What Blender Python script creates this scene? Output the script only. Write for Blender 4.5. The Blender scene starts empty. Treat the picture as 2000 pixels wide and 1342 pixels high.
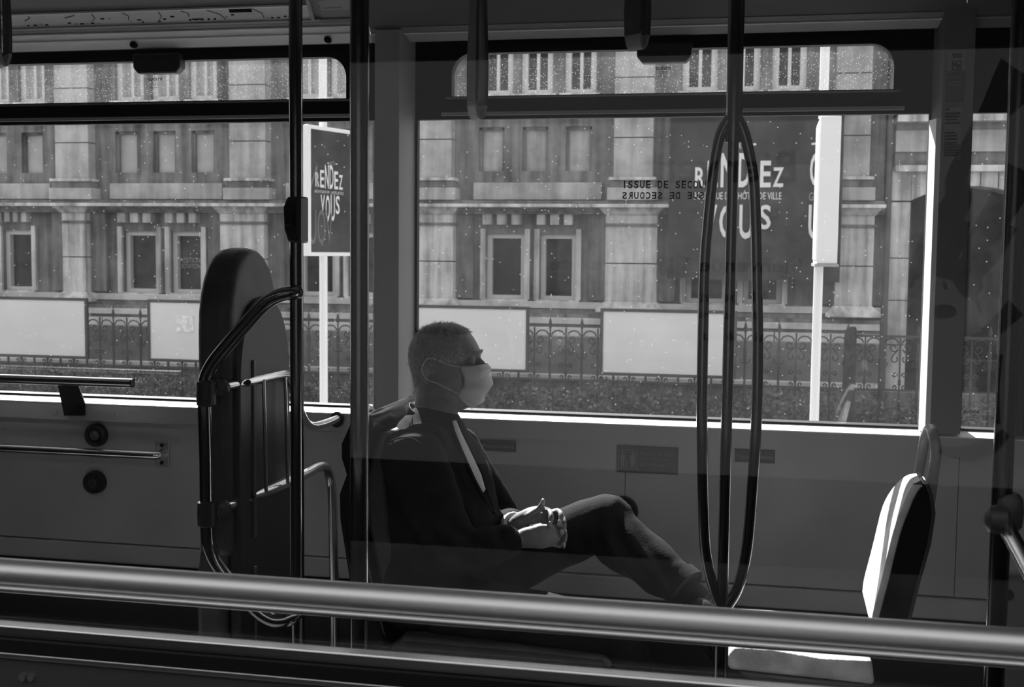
import bpy, bmesh, math, random
from mathutils import Vector, Matrix, noise
random.seed(7)
SC = bpy.context.scene
COL = SC.collection
# ---------------------------------------------------------------- camera
CAM = Vector((0.0, 0.0, 1.5))
FPX = 2350.0
RX = Vector((0.97896419, 0.0254131, -0.20244332))
RY = Vector((0.20379233, -0.07369696, 0.97623637))
RZ = Vector((0.00988973, -0.99695684, -0.07732567))
cam_d = bpy.data.cameras.new('camera'); cam = bpy.data.objects.new('camera', cam_d); COL.objects.link(cam)
right = Vector((RX[0], RY[0], RZ[0])); down = Vector((RX[1], RY[1], RZ[1])); fwd = Vector((RX[2], RY[2], RZ[2]))
cam.matrix_world = Matrix(((right.x, -down.x, -fwd.x, CAM.x), (right.y, -down.y, -fwd.y, CAM.y), (right.z, -down.z, -fwd.z, CAM.z), (0, 0, 0, 1)))
cam_d.sensor_width = 36.0; cam_d.lens = FPX / 2000 * 36; cam_d.clip_start = 0.05; cam_d.clip_end = 200
cam_d.dof.use_dof = True; cam_d.dof.focus_distance = 3.4; cam_d.dof.aperture_fstop = 9.0
SC.camera = cam
# ---------------------------------------------------------------- sky, sun, exposure
W = bpy.data.worlds.new('sky'); SC.world = W; W.use_nodes = True
wn, wl = W.node_tree.nodes, W.node_tree.links
bg = wn['Background']
wtc = wn.new('ShaderNodeTexCoord'); wsep = wn.new('ShaderNodeSeparateXYZ'); wl.new(wtc.outputs['Generated'], wsep.inputs[0])
wr = wn.new('ShaderNodeValToRGB'); wl.new(wsep.outputs['Z'], wr.inputs[0])
wr.color_ramp.elements[0].position = 0.0; wr.color_ramp.elements[0].color = (1, 1, 1, 1)
wr.color_ramp.elements[1].position = 0.9; wr.color_ramp.elements[1].color = (0.7, 0.7, 0.7, 1)
wl.new(wr.outputs[0], bg.inputs['Color']); bg.inputs['Strength'].default_value = 1.45
sun_d = bpy.data.lights.new('sun', 'SUN'); sun = bpy.data.objects.new('sun', sun_d); COL.objects.link(sun)
sun_d.energy = 20.0; sun_d.angle = math.radians(0.53)
SUN_DIR = Vector((0.312, -0.53, -0.60)).normalized()
sun.rotation_euler = SUN_DIR.to_track_quat('-Z', 'Y').to_euler(); sun.location = (-6, 9, 9)
SC.view_settings.view_transform = 'Standard'; SC.view_settings.look = 'None'
SC.view_settings.gamma = 1.0; SC.view_settings.use_curve_mapping = False; SC.view_settings.exposure = 0.0

# ---------------------------------------------------------------- helpers
def AT(px, py, Y):
    """the point at depth Y (metres from the camera's plane) seen at a photograph pixel"""
    d = Vector(((px - 1000) / FPX, (py - 671) / FPX, 1.0))
    w = Vector((RX.dot(d), RY.dot(d), RZ.dot(d)))
    return CAM + w * (Y / w.y)

MATS = {}
def mat(name, v, rough=0.5, metal=0.0, noise_amt=0.0, scale=8.0, stretch=(1, 1, 1), bump=0.0, bscale=60.0, spec=0.5, trans=0.0):
    if name in MATS: return MATS[name]
    m = bpy.data.materials.new(name); m.use_nodes = True; MATS[name] = m
    n, l = m.node_tree.nodes, m.node_tree.links
    b = n['Principled BSDF']
    b.inputs['Base Color'].default_value = (v, v, v, 1); b.inputs['Roughness'].default_value = rough; b.inputs['Metallic'].default_value = metal
    b.inputs['Specular IOR Level'].default_value = spec
    tc = n.new('ShaderNodeTexCoord'); mp = n.new('ShaderNodeMapping'); l.new(tc.outputs['Object'], mp.inputs[0]); mp.inputs['Scale'].default_value = stretch
    if noise_amt > 0:
        t = n.new('ShaderNodeTexNoise'); t.inputs['Scale'].default_value = scale; t.inputs['Detail'].default_value = 6; l.new(mp.outputs[0], t.inputs['Vector'])
        r = n.new('ShaderNodeValToRGB'); l.new(t.outputs['Fac'], r.inputs[0])
        lo, hi = v * (1 - noise_amt), min(1.0, v * (1 + noise_amt))
        r.color_ramp.elements[0].position = 0.35; r.color_ramp.elements[0].color = (lo, lo, lo, 1)
        r.color_ramp.elements[1].position = 0.65; r.color_ramp.elements[1].color = (hi, hi, hi, 1)
        l.new(r.outputs[0], b.inputs['Base Color'])
    if bump > 0:
        t2 = n.new('ShaderNodeTexNoise'); t2.inputs['Scale'].default_value = bscale; l.new(mp.outputs[0], t2.inputs['Vector'])
        bp = n.new('ShaderNodeBump'); bp.inputs['Strength'].default_value = bump; bp.inputs['Distance'].default_value = 0.01
        l.new(t2.outputs['Fac'], bp.inputs['Height']); l.new(bp.outputs[0], b.inputs['Normal'])
    return m

def stone(name, lo, hi, streak=0.5):
    """weathered limestone with dark vertical run-off stains"""
    if name in MATS: return MATS[name]
    m = bpy.data.materials.new(name); m.use_nodes = True; MATS[name] = m
    n, l = m.node_tree.nodes, m.node_tree.links; b = n['Principled BSDF']; b.inputs['Roughness'].default_value = 0.9; b.inputs['Specular IOR Level'].default_value = 0.1
    tc = n.new('ShaderNodeTexCoord')
    mp = n.new('ShaderNodeMapping'); l.new(tc.outputs['Object'], mp.inputs[0]); mp.inputs['Scale'].default_value = (9, 9, 0.7)
    s = n.new('ShaderNodeTexNoise'); s.inputs['Scale'].default_value = 1.0; s.inputs['Detail'].default_value = 4; l.new(mp.outputs[0], s.inputs['Vector'])
    g = n.new('ShaderNodeTexNoise'); g.inputs['Scale'].default_value = 2.2; g.inputs['Detail'].default_value = 8; g.inputs['Roughness'].default_value = 0.65; l.new(tc.outputs['Object'], g.inputs['Vector'])
    mx = n.new('ShaderNodeMix'); mx.data_type = 'FLOAT'; mx.inputs[0].default_value = streak
    l.new(g.outputs['Fac'], mx.inputs[2]); l.new(s.outputs['Fac'], mx.inputs[3])
    r = n.new('ShaderNodeValToRGB'); l.new(mx.outputs[0], r.inputs[0])
    r.color_ramp.elements[0].position = 0.38; r.color_ramp.elements[0].color = (lo, lo, lo, 1)
    r.color_ramp.elements[1].position = 0.6; r.color_ramp.elements[1].color = (hi, hi, hi, 1)
    l.new(r.outputs[0], b.inputs['Base Color'])
    return m

def glass(name, refl=1.0, dirt=0.0, dots=0.0, dscale=70.0, haze=0.0):
    """clear pane: Schlick reflection over transparency, with dust haze and dried rain spots that scatter light"""
    m = bpy.data.materials.new(name); m.use_nodes = True; MATS[name] = m
    n, l = m.node_tree.nodes, m.node_tree.links; n.remove(n['Principled BSDF']); out = n['Material Output']
    tr = n.new('ShaderNodeBsdfTransparent'); gl = n.new('ShaderNodeBsdfGlossy'); gl.inputs['Roughness'].default_value = 0.0
    geo = n.new('ShaderNodeNewGeometry'); dot = n.new('ShaderNodeVectorMath'); dot.operation = 'DOT_PRODUCT'
    l.new(geo.outputs['Normal'], dot.inputs[0]); l.new(geo.outputs['Incoming'], dot.inputs[1])
    ab = n.new('ShaderNodeMath'); ab.operation = 'ABSOLUTE'; l.new(dot.outputs['Value'], ab.inputs[0])
    om = n.new('ShaderNodeMath'); om.operation = 'SUBTRACT'; om.inputs[0].default_value = 1.0; l.new(ab.outputs[0], om.inputs[1])
    p5 = n.new('ShaderNodeMath'); p5.operation = 'POWER'; p5.inputs[1].default_value = 5.0; l.new(om.outputs[0], p5.inputs[0])
    ma = n.new('ShaderNodeMath'); ma.operation = 'MULTIPLY_ADD'; ma.inputs[1].default_value = 0.96 * refl; ma.inputs[2].default_value = 0.04 * refl; l.new(p5.outputs[0], ma.inputs[0])
    mix = n.new('ShaderNodeMixShader'); l.new(ma.outputs[0], mix.inputs[0]); l.new(tr.outputs[0], mix.inputs[1]); l.new(gl.outputs[0], mix.inputs[2])
    last = mix
    if dirt > 0 or dots > 0:
        tc = n.new('ShaderNodeTexCoord'); df = n.new('ShaderNodeBsdfTranslucent'); df.inputs['Color'].default_value = (0.85, 0.85, 0.85, 1)
        d2 = n.new('ShaderNodeBsdfDiffuse'); d2.inputs['Color'].default_value = (0.75, 0.75, 0.75, 1)
        add = n.new('ShaderNodeMixShader'); add.inputs[0].default_value = 0.35; l.new(df.outputs[0], add.inputs[1]); l.new(d2.outputs[0], add.inputs[2])
        v = n.new('ShaderNodeTexVoronoi'); v.inputs['Scale'].default_value = dscale; v.feature = 'F1'; l.new(tc.outputs['Object'], v.inputs['Vector'])
        ls = n.new('ShaderNodeMath'); ls.operation = 'LESS_THAN'; ls.inputs[1].default_value = 0.20; l.new(v.outputs['Distance'], ls.inputs[0])
        gt = n.new('ShaderNodeMath'); gt.operation = 'GREATER_THAN'; gt.inputs[1].default_value = 0.08; l.new(v.outputs['Distance'], gt.inputs[0])
        rg = n.new('ShaderNodeMath'); rg.operation = 'MULTIPLY'; l.new(ls.outputs[0], rg.inputs[0]); l.new(gt.outputs[0], rg.inputs[1])
        sx = n.new('ShaderNodeSeparateColor'); l.new(v.outputs['Color'], sx.inputs[0])
        pick = n.new('ShaderNodeMath'); pick.operation = 'LESS_THAN'; pick.inputs[1].default_value = dots; l.new(sx.outputs[0], pick.inputs[0])
        dm = n.new('ShaderNodeMath'); dm.operation = 'MULTIPLY'; l.new(rg.outputs[0], dm.inputs[0]); l.new(pick.outputs[0], dm.inputs[1])
        dk = n.new('ShaderNodeMath'); dk.operation = 'MULTIPLY'; dk.inputs[1].default_value = 0.16; l.new(dm.outputs[0], dk.inputs[0])
        nz = n.new('ShaderNodeTexNoise'); nz.inputs['Scale'].default_value = 5.0; nz.inputs['Detail'].default_value = 9; nz.inputs['Roughness'].default_value = 0.75; l.new(tc.outputs['Object'], nz.inputs['Vector'])
        mr = n.new('ShaderNodeMapRange'); mr.inputs[1].default_value = 0.4; mr.inputs[2].default_value = 0.75; mr.inputs[3].default_value = haze; mr.inputs[4].default_value = haze + dirt; l.new(nz.outputs['Fac'], mr.inputs[0])
        sm = n.new('ShaderNodeMath'); sm.operation = 'ADD'; sm.use_clamp = True; l.new(mr.outputs[0], sm.inputs[0]); l.new(dk.outputs[0], sm.inputs[1])
        mx = n.new('ShaderNodeMixShader'); l.new(sm.outputs[0], mx.inputs[0]); l.new(mix.outputs[0], mx.inputs[1]); l.new(add.outputs[0], mx.inputs[2])
        last = mx
    l.new(last.outputs[0], out.inputs['Surface'])
    return m

class MB:
    """collects shapes into one mesh"""
    def __init__(s): s.v, s.f = [], []
    def add(s, vs, fs):
        o = len(s.v); s.v += [tuple(v) for v in vs]; s.f += [tuple(i + o for i in f) for f in fs]; return s
    def box(s, x0, x1, y0, y1, z0, z1):
        x0, x1 = min(x0, x1), max(x0, x1); y0, y1 = min(y0, y1), max(y0, y1); z0, z1 = min(z0, z1), max(z0, z1)
        return s.add([(x0, y0, z0), (x1, y0, z0), (x1, y1, z0), (x0, y1, z0), (x0, y0, z1), (x1, y0, z1), (x1, y1, z1), (x0, y1, z1)],
                     [(3, 2, 1, 0), (4, 5, 6, 7), (0, 1, 5, 4), (1, 2, 6, 5), (2, 3, 7, 6), (3, 0, 4, 7)])
    def obox(s, o, u, v, w):
        o, u, v, w = map(Vector, (o, u, v, w))
        P = [o, o + u, o + u + v, o + v, o + w, o + u + w, o + u + v + w, o + v + w]
        return s.add(P, [(3, 2, 1, 0), (4, 5, 6, 7), (0, 1, 5, 4), (1, 2, 6, 5), (2, 3, 7, 6), (3, 0, 4, 7)])
    def prism(s, pts, d, cap=True):
        """polygon pts (3-D, planar) swept by vector d"""
        n = len(pts); d = Vector(d); P = [Vector(p) for p in pts] + [Vector(p) + d for p in pts]
        F = [(i, (i + 1) % n, (i + 1) % n + n, i + n) for i in range(n)]
        if cap: F += [tuple(range(n - 1, -1, -1)), tuple(range(n, 2 * n))]
        return s.add(P, F)
    def tube(s, path, r, seg=12, caps=True, closed=False, flat=None):
        """round tube along a polyline; r may be a list; flat=(vector) gives an elliptical ribbon r x flat"""
        P = [Vector(p) for p in path]; n = len(P); V, F = [], []
        rr = r if isinstance(r, (list, tuple)) else [r] * n
        t0 = (P[1] - P[0]).normalized(); a = Vector((0, 0, 1)) if abs(t0.z) < 0.9 else Vector((1, 0, 0))
        nrm = t0.cross(a).normalized()
        for i in range(n):
            if closed: t = (P[(i + 1) % n] - P[i - 1]).normalized()
            else: t = ((P[min(i + 1, n - 1)] - P[i]).normalized() + (P[i] - P[max(i - 1, 0)]).normalized()).normalized() if 0 < i < n - 1 else ((P[1] - P[0]) if i == 0 else (P[-1] - P[-2])).normalized()
            nrm = (nrm - t * nrm.dot(t)).normalized(); bn = t.cross(nrm)
            for k in range(seg):
                an = 2 * math.pi * k / seg
                V.append(P[i] + (nrm * math.cos(an) + bn * math.sin(an)) * rr[i])
        m = n if closed else n - 1
        for i in range(m):
            for k in range(seg):
                a0, a1 = i * seg + k, i * seg + (k + 1) % seg; b0, b1 = ((i + 1) % n) * seg + k, ((i + 1) % n) * seg + (k + 1) % seg
                F.append((a0, a1, b1, b0))
        if caps and not closed: F += [tuple(range(seg - 1, -1, -1)), tuple(range((n - 1) * seg, n * seg))]
        return s.add(V, F)
    def lathe(s, prof, o=(0, 0, 0), ax='z', seg=20):
        """prof: (radius, height) list"""
        V, F = [], []
        for r, h in prof:
            for k in range(seg):
                a = 2 * math.pi * k / seg; p = (r * math.cos(a), r * math.sin(a), h)
                if ax == 'y': p = (p[0], p[2], p[1])
                if ax == 'x': p = (p[2], p[0], p[1])
                V.append(Vector(o) + Vector(p))
        for i in range(len(prof) - 1):
            for k in range(seg): F.append((i * seg + k, i * seg + (k + 1) % seg, (i + 1) * seg + (k + 1) % seg, (i + 1) * seg + k))
        F += [tuple(range(seg - 1, -1, -1)), tuple(range((len(prof) - 1) * seg, len(prof) * seg))]
        return s.add(V, F)
    def build(s, name, m, parent=None, bev=0.0, smooth=True, fix=True, segs=2):
        me = bpy.data.meshes.new(name); me.from_pydata(s.v, [], s.f); me.update()
        if fix:
            b = bmesh.new(); b.from_mesh(me); bmesh.ops.recalc_face_normals(b, faces=b.faces); b.to_mesh(me); b.free()
        if smooth:
            me.shade_smooth(); me.set_sharp_from_angle(angle=math.radians(40))
        o = bpy.data.objects.new(name, me); COL.objects.link(o)
        if m: me.materials.append(m)
        if bev > 0:
            md = o.modifiers.new('bevel', 'BEVEL'); md.width = bev; md.segments = segs; md.limit_method = 'ANGLE'; md.angle_limit = math.radians(40)
        if parent: put(o, parent)
        return o

def root_of(o):
    while o.parent: o = o.parent
    return o
def put(o, parent):
    o.parent = parent
    M = Matrix.Identity(4); p = parent
    chain = []
    while p: chain.append(p); p = p.parent
    for q in reversed(chain): M = M @ (q.matrix_parent_inverse if q.parent else Matrix.Identity(4)) @ q.matrix_basis
    o.matrix_parent_inverse = M.inverted()
def tag(o, label=None, cat=None, group=None, kind=None):
    if label: o['label'] = label
    if cat: o['category'] = cat
    if group: o['group'] = group
    if kind: o['kind'] = kind
    return o
def thing(name, label, cat, loc=(0, 0, 0), group=None):
    o = bpy.data.objects.new(name, None); COL.objects.link(o); o.location = loc; o.empty_display_size = 0.1
    return tag(o, label, cat, group)
def struct(o): o['kind'] = 'structure'; return o
def dup(o, off, label=None, parent=None):
    c = o.copy(); COL.objects.link(c)
    if parent: c.parent = parent
    else: c.location = o.location + Vector(off)
    if label: c['label'] = label
    for ch in list(o.children):
        dup(ch, (0, 0, 0), None, c)
    return c
def smoothpath(pts, n=8):
    """Catmull-Rom through the points"""
    P = [Vector(p) for p in pts]; P = [P[0] * 2 - P[1]] + P + [P[-1] * 2 - P[-2]]; out = []
    for i in range(1, len(P) - 2):
        for k in range(n):
            t = k / n; a, b, c, d = P[i - 1], P[i], P[i + 1], P[i + 2]
            out.append(0.5 * ((2 * b) + (c - a) * t + (2 * a - 5 * b + 4 * c - d) * t * t + (3 * b - a - 3 * c + d) * t ** 3))
    out.append(P[-2]); return out
def rrect(x0, x1, z0, z1, r, n=6, corners=(1, 1, 1, 1)):
    """rounded rectangle outline, corners order: x0z0, x1z0, x1z1, x0z1"""
    pts = []
    for (cx, cz, a0, on) in ((x0 + r, z0 + r, 180, corners[0]), (x1 - r, z0 + r, 270, corners[1]), (x1 - r, z1 - r, 0, corners[2]), (x0 + r, z1 - r, 90, corners[3])):
        if on:
            for k in range(n + 1):
                a = math.radians(a0 + 90 * k / n); pts.append((cx + r * math.cos(a), cz + r * math.sin(a)))
        else:
            pts.append((x0 if a0 in (180, 90) else x1, z0 if a0 in (180, 270) else z1))
    return pts
def plate(name, outer, holes, y0, y1, m, parent=None):
    """flat plate in an XZ plane between y0 and y1 with holes, from a filled 2-D curve"""
    cu = bpy.data.curves.new(name, 'CURVE'); cu.dimensions = '2D'; cu.fill_mode = 'BOTH'; cu.extrude = abs(y1 - y0) / 2
    for pts in [outer] + holes:
        sp = cu.splines.new('POLY'); sp.points.add(len(pts) - 1); sp.use_cyclic_u = True
        for p, q in zip(sp.points, pts): p.co = (q[0], q[1], 0, 1)
    t = bpy.data.objects.new(name + '_c', cu); COL.objects.link(t)
    dg = bpy.context.evaluated_depsgraph_get(); me = bpy.data.meshes.new_from_object(t.evaluated_get(dg)); bpy.data.objects.remove(t)
    ym = (y0 + y1) / 2
    for v in me.vertices: v.co = (v.co.x, ym - v.co.z, v.co.y)
    b = bmesh.new(); b.from_mesh(me); bmesh.ops.remove_doubles(b, verts=b.verts, dist=1e-6); bmesh.ops.recalc_face_normals(b, faces=b.faces); b.to_mesh(me); b.free()
    me.shade_smooth(); me.set_sharp_from_angle(angle=math.radians(35))
    me.name = name; me.materials.clear(); me.materials.append(m)
    o = bpy.data.objects.new(name, me); COL.objects.link(o)
    if parent: put(o, parent)
    return o
def txt(s, o, u, v, m, name='lettering', parent=None, depth=0.0015, fit=True, bold=0.0):
    """flat printed lettering: string s fitted to the box o, o+u, o+v"""
    cu = bpy.data.curves.new(name, 'FONT'); cu.body = s; cu.resolution_u = 3; cu.offset = bold
    t = bpy.data.objects.new(name + '_c', cu); COL.objects.link(t)
    dg = bpy.context.evaluated_depsgraph_get(); me = bpy.data.meshes.new_from_object(t.evaluated_get(dg)); bpy.data.objects.remove(t)
    o, u, v = Vector(o), Vector(u), Vector(v)
    xs = [p.co.x for p in me.vertices]; ys = [p.co.y for p in me.vertices]
    if not xs: xs, ys = [0, 1], [0, 1]
    x0, x1, y0, y1 = min(xs), max(xs), min(ys), max(ys)
    if not fit: y0, y1 = -0.2, 0.75
    w = u.cross(v).normalized() * depth
    V = [o + u * ((p.co.x - x0) / max(x1 - x0, 1e-6)) + v * ((p.co.y - y0) / max(y1 - y0, 1e-6)) + w for p in me.vertices]
    F = [tuple(p.vertices) for p in me.polygons]
    mb = MB(); mb.add(V, F)
    return mb.build(name, m, parent, smooth=False, fix=False)
def ptxt(s, x0, x1, y0, y1, Y, m, name='lettering', parent=None, mirror=False, depth=0.002, slope=True, fit=True, bold=0.0):
    """lettering on a wall plane Y filling the photograph's pixel box"""
    a, b, c = AT(x0, y1, Y), AT(x1, y1, Y), AT(x0, y0, Y)
    h = c.z - a.z; b.z = a.z if slope else b.z
    if mirror: return txt(s, b, a - b, (0, 0, h), m, name, parent, -depth, fit, bold)
    return txt(s, a, b - a, (0, 0, h), m, name, parent, depth, fit, bold)

# ---------------------------------------------------------------- materials
wall_m = mat('grey_wall_laminate', 0.43, 0.45, 0, 0.10, 3, bump=0.04, bscale=300)
ledge_m = mat('grey_wall_skirting', 0.42, 0.5, 0, 0.08, 4)
sill_m = mat('white_painted_sill', 0.82, 0.4)
black_m = mat('black_rubber', 0.006, 0.6, spec=.2)
blackp_m = mat('black_window_band', 0.010, 0.5, spec=.2)
alu_m = mat('aluminium_strip', 0.55, 0.3, 1.0)
pillar_m = mat('grey_pillar_cover', 0.34, 0.5, 0, 0.05, 4)
pillar2_m = mat('grey_pillar_cover_dark', 0.18, 0.5, 0, 0.05, 4)
cove_m = mat('pale_cove_plastic', 0.85, 0.35, 0, 0.03, 5)
cove_d = mat('grey_cove_plastic', 0.22, 0.4)
ceil_m = mat('ceiling_panel', 0.30, 0.6)
floor_m = mat('speckled_bus_floor', 0.10, 0.6, 0, 0.5, 160)
chrome = mat('brushed_steel', 0.62, 0.22, 1.0)
dchrome = mat('dark_steel_tube', 0.22, 0.16, 1.0)
bchrome = mat('bright_steel_tube', 0.8, 0.14, 1.0)
plas_m = mat('black_plastic', 0.018, 0.4)
dark_m = mat('charcoal_plastic', 0.035, 0.5)
vinyl_m = mat('charcoal_padding', 0.05, 0.5, 0, 0.2, 14, bump=0.15, bscale=40)
shell_m = mat('grey_seat_shell', 0.07, 0.4)
fab_m = mat('pale_seat_fabric', 0.72, 0.8, 0, 0.22, 16, bump=0.2, bscale=120)
print_w = mat('white_print', 0.75, 0.6)
print_k = mat('black_print', 0.006, 0.7, spec=.1)
print_g = mat('grey_print', 0.30, 0.6)
stick_m = mat('grey_sticker', 0.16, 0.5)
stick_d = mat('dark_sticker', 0.09, 0.5)
glass_near = glass('near_window_glass', 1.0)
glass_far = glass('rain_spotted_glass', 0.9, 0.010, 0.06, 85, 0.004)
glass_hop = glass('heavily_spotted_glass', 0.9, 0.02, 0.75, 115, 0.006)
# ================================================================ STREET SIDE
st_light = stone('pale_limestone', 0.24, 0.66, 0.6)
st_mid = stone('grey_limestone', 0.06, 0.22, 0.55)
st_dark = stone('soot_stained_limestone', 0.07, 0.22, 0.4)  # dark weathered tone; the shadow courses' shade is put into it too
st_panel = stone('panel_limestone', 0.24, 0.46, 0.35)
st_plinth = stone('plinth_limestone', 0.36, 0.6, 0.2)
frame_w = mat('painted_window_frame', 0.55, 0.6)
pane_d = mat('dark_window_glass', 0.015, 0.2, spec=.2)
pane_l = mat('window_with_pale_blind', 0.36, 0.5, 0, 0.15, 3)  # pale fill for some upper panes and the middle panels
iron = mat('wrought_iron', 0.022, 0.5)
board_w = mat('white_board_sheet', 0.60, 0.6, 0, 0.04, 2)
post_w = mat('white_post_paint', 0.80, 0.4)
bann_m = mat('charcoal_banner_cloth', 0.036, 0.8, 0, 0.3, 1.2, spec=.1)
leaf_m = mat('hedge_leaf', 0.085, 0.6, 0, 0.6, 9)

g = MB(); g.box(-40, 40, -30, 40, -0.45, -0.35)
ground = struct(g.build('ground', mat('asphalt', 0.16, 0.9, 0, 0.2, 6)))
g = MB(); g.box(-40, 40, 8.0, 12.9, -0.35, -0.23)
struct(g.build('pavement', mat('pavement_concrete', 0.3, 0.9, 0, 0.15, 3)))

def fz(y, Y=15.0): return AT(1100, y, Y).z
bld = thing('stone_building', 'weathered stone town building with pilasters and rows of tall windows', 'building', (-3.5, 15, -0.35))
STEP = 2.53
CDX = {'low': [(-3.455, -2.956), (-2.758, -2.301)], 'mid': [(-3.566, -3.234), (-3.003, -2.676), (-2.45, -2.12)], 'top': [(-3.55, -3.13), (-3.026, -2.623), (-2.474, -2.076)]}
ZR = {'low': (fz(586), fz(457)), 'mid': (fz(334), fz(247)), 'top': (fz(183), fz(183) + 1.25)}
holes = []; wins = []
for i in (-4, -3, -2, -1, 0, 1):
    for kind in ('low', 'mid', 'top'):
        for (a, b) in CDX[kind]:
            a2, b2 = a + i * STEP, b + i * STEP; z0, z1 = ZR[kind]
            holes.append([(a2, z0), (b2, z0), (b2, z1), (a2, z1)]); wins.append((kind, i, a2, b2, z0, z1))
XR = 1.385
plate('facade_wall', [(-15, -0.35), (XR, -0.35), (XR, 5.4), (-15, 5.4)], holes, 15.0, 15.35, st_mid, bld)
mb = MB(); mb.box(-15, 6, 15.6, 15.9, -0.35, 5.4); mb.box(-15, 6, 15.9, 22, 5.2, 5.4); mb.build('inner_wall', mat('dark_interior', 0.02, 0.9), bld)
# windows: surround, pane, glazing bar
for (kind, i, a, b, z0, z1) in wins:
    if kind == 'mid':
        o = MB().box(a - .0, b + .0, 15.10, 15.16, z0, z1).build('blind_panel', pane_l if i != 0 else st_panel, bld)
        mb = MB(); mb.box(a, a + .035, 15.05, 15.12, z0, z1).box(b - .035, b, 15.05, 15.12, z0, z1).box(a, b, 15.05, 15.12, z1 - .035, z1).build('panel_frame', st_mid, o)
        continue
    w = .06 if kind == 'low' else .075
    mb = MB(); mb.box(a, a + w, 15.06, 15.18, z0, z1).box(b - w, b, 15.06, 15.18, z0, z1).box(a + w, b - w, 15.06, 15.18, z1 - w, z1).box(a + w, b - w, 15.06, 15.18, z0, z0 + w * .8)
    fo = mb.build('window', frame_w, bld)
    light = (kind == 'top' and i <= -1)
    MB().box(a + w, b - w, 15.14, 15.16, z0 + w * .8, z1 - w).build('pane', pane_l if light else pane_d, fo)
    if kind == 'top': MB().box((a + b) / 2 - .02, (a + b) / 2 + .02, 15.09, 15.15, z0, z1).build('glazing_bar', frame_w, fo)
    # projecting stone sill and lintel
    MB().box(a - .05, b + .05, 14.93, 15.02, z0 - .07, z0).build('window_sill', st_light, fo)
    if kind == 'low':
        for xx in (a - .07, b + .005): MB().box(xx, xx + .065, 14.95, 15.03, z0, z1 + .06).build('window_jamb', st_light, fo)
        n = 4 if i % 2 else 3   # small corbel blocks under the cornice
        for k in range(n):
            x = a - .03 + (b - a + .06) * k / n
            MB().box(x, x + (b - a) / n * .72, 14.88, 15.02, fz(440), fz(418)).build('corbel', st_light, bld, bev=.008)
# lettering on one ground floor window
lw = [w for w in wins if w[0] == 'low' and w[1] == -2][1]
ptxt('EXPOSITION', 342, 391, 503, 513, 15.12, print_g, 'window_lettering', bld)
ptxt('DOTATION', 352, 391, 515, 524, 15.12, print_g, 'window_lettering', bld)
# pilasters
PIL = [(122, 167, 104, 169), (430, 516, 445, 516), (797, 885, 800, 880), (1182, 1283, 1198, 1275), (1632, 1706, 1630, 1700)]
YP = 14.78
for (l0, l1, u0, u1) in PIL:
    xa, xb = AT(l0, 500, YP).x, AT(l1, 500, YP).x; ua, ub = AT(u0, 300, YP).x, AT(u1, 300, YP).x
    Z = lambda y: AT(1232, y, YP).z
    jm = Z(515)
    MB().box(xa, xb, YP, 15.02, Z(589), jm - .006).build('pilaster_block', st_light, bld, bev=.006)
    MB().box(xa, xb, YP, 15.02, jm + .006, Z(441)).build('pilaster_block', st_light, bld, bev=.006)
    # neighbouring stepped strips of wall beside the shaft
    MB().box(xa - .24, xa, 14.92, 15.02, Z(589), Z(418)).build('stepped_strip', st_mid, bld, bev=.006)
    MB().box(xb, xb + .22, 14.92, 15.02, Z(589), Z(418)).build('stepped_strip', st_mid, bld, bev=.006)
    # base
    zb0, zb1 = Z(611), Z(589)
    mb = MB(); mb.prism([(xa - .10, YP - .10, zb0), (xa - .10, YP - .10, zb0 + .05), (xa, YP - .01, zb1), (xb, YP - .01, zb1), (xb + .10, YP - .10, zb0 + .05), (xb + .10, YP - .10, zb0)], (0, .25, 0)); mb.build('pilaster_base', st_light, bld, bev=.01)
    # neck band and capital
    MB().box(xa - .03, xb + .03, YP - .03, 15.0, Z(442), Z(437)).build('neck_band', st_mid, bld, bev=.006)
    MB().box(xa, xb, YP, 15.0, Z(437), Z(419)).build('pilaster_neck', st_light, bld, bev=.004)
    mb = MB(); mb.prism([(xa - .01, YP - .02, Z(420)), (xa - .04, YP - .05, Z(414)), (xa - .09, YP - .10, Z(404)), (xb + .09, YP - .10, Z(404)), (xb + .04, YP - .05, Z(414)), (xb + .01, YP - .02, Z(420))], (0, .22, 0)); mb.build('pilaster_capital', st_light, bld, bev=.008)
    # upper order
    MB().box(ua - .07, ub + .07, YP - .02, 15.02, Z(391), Z(366)).build('upper_plinth', st_panel, bld, bev=.01)
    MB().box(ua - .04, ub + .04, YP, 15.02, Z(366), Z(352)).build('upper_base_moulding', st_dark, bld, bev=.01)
    MB().box(ua - .05, ub + .05, YP - .03, 15.02, Z(352), Z(346)).build('upper_base_ledge', st_light, bld, bev=.005)
    jz = Z(268)
    MB().box(ua, ub, YP + .04, 15.02, Z(346), jz - .006).build('upper_pilaster_block', st_panel, bld, bev=.006)
    MB().box(ua, ub, YP + .04, 15.02, jz + .006, Z(150) - .006).build('upper_pilaster_block', st_panel, bld, bev=.006)
    MB().box(ua, ub, YP + .04, 15.02, Z(150) + .006, 5.4).build('upper_pilaster_block', st_panel, bld, bev=.006)
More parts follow.
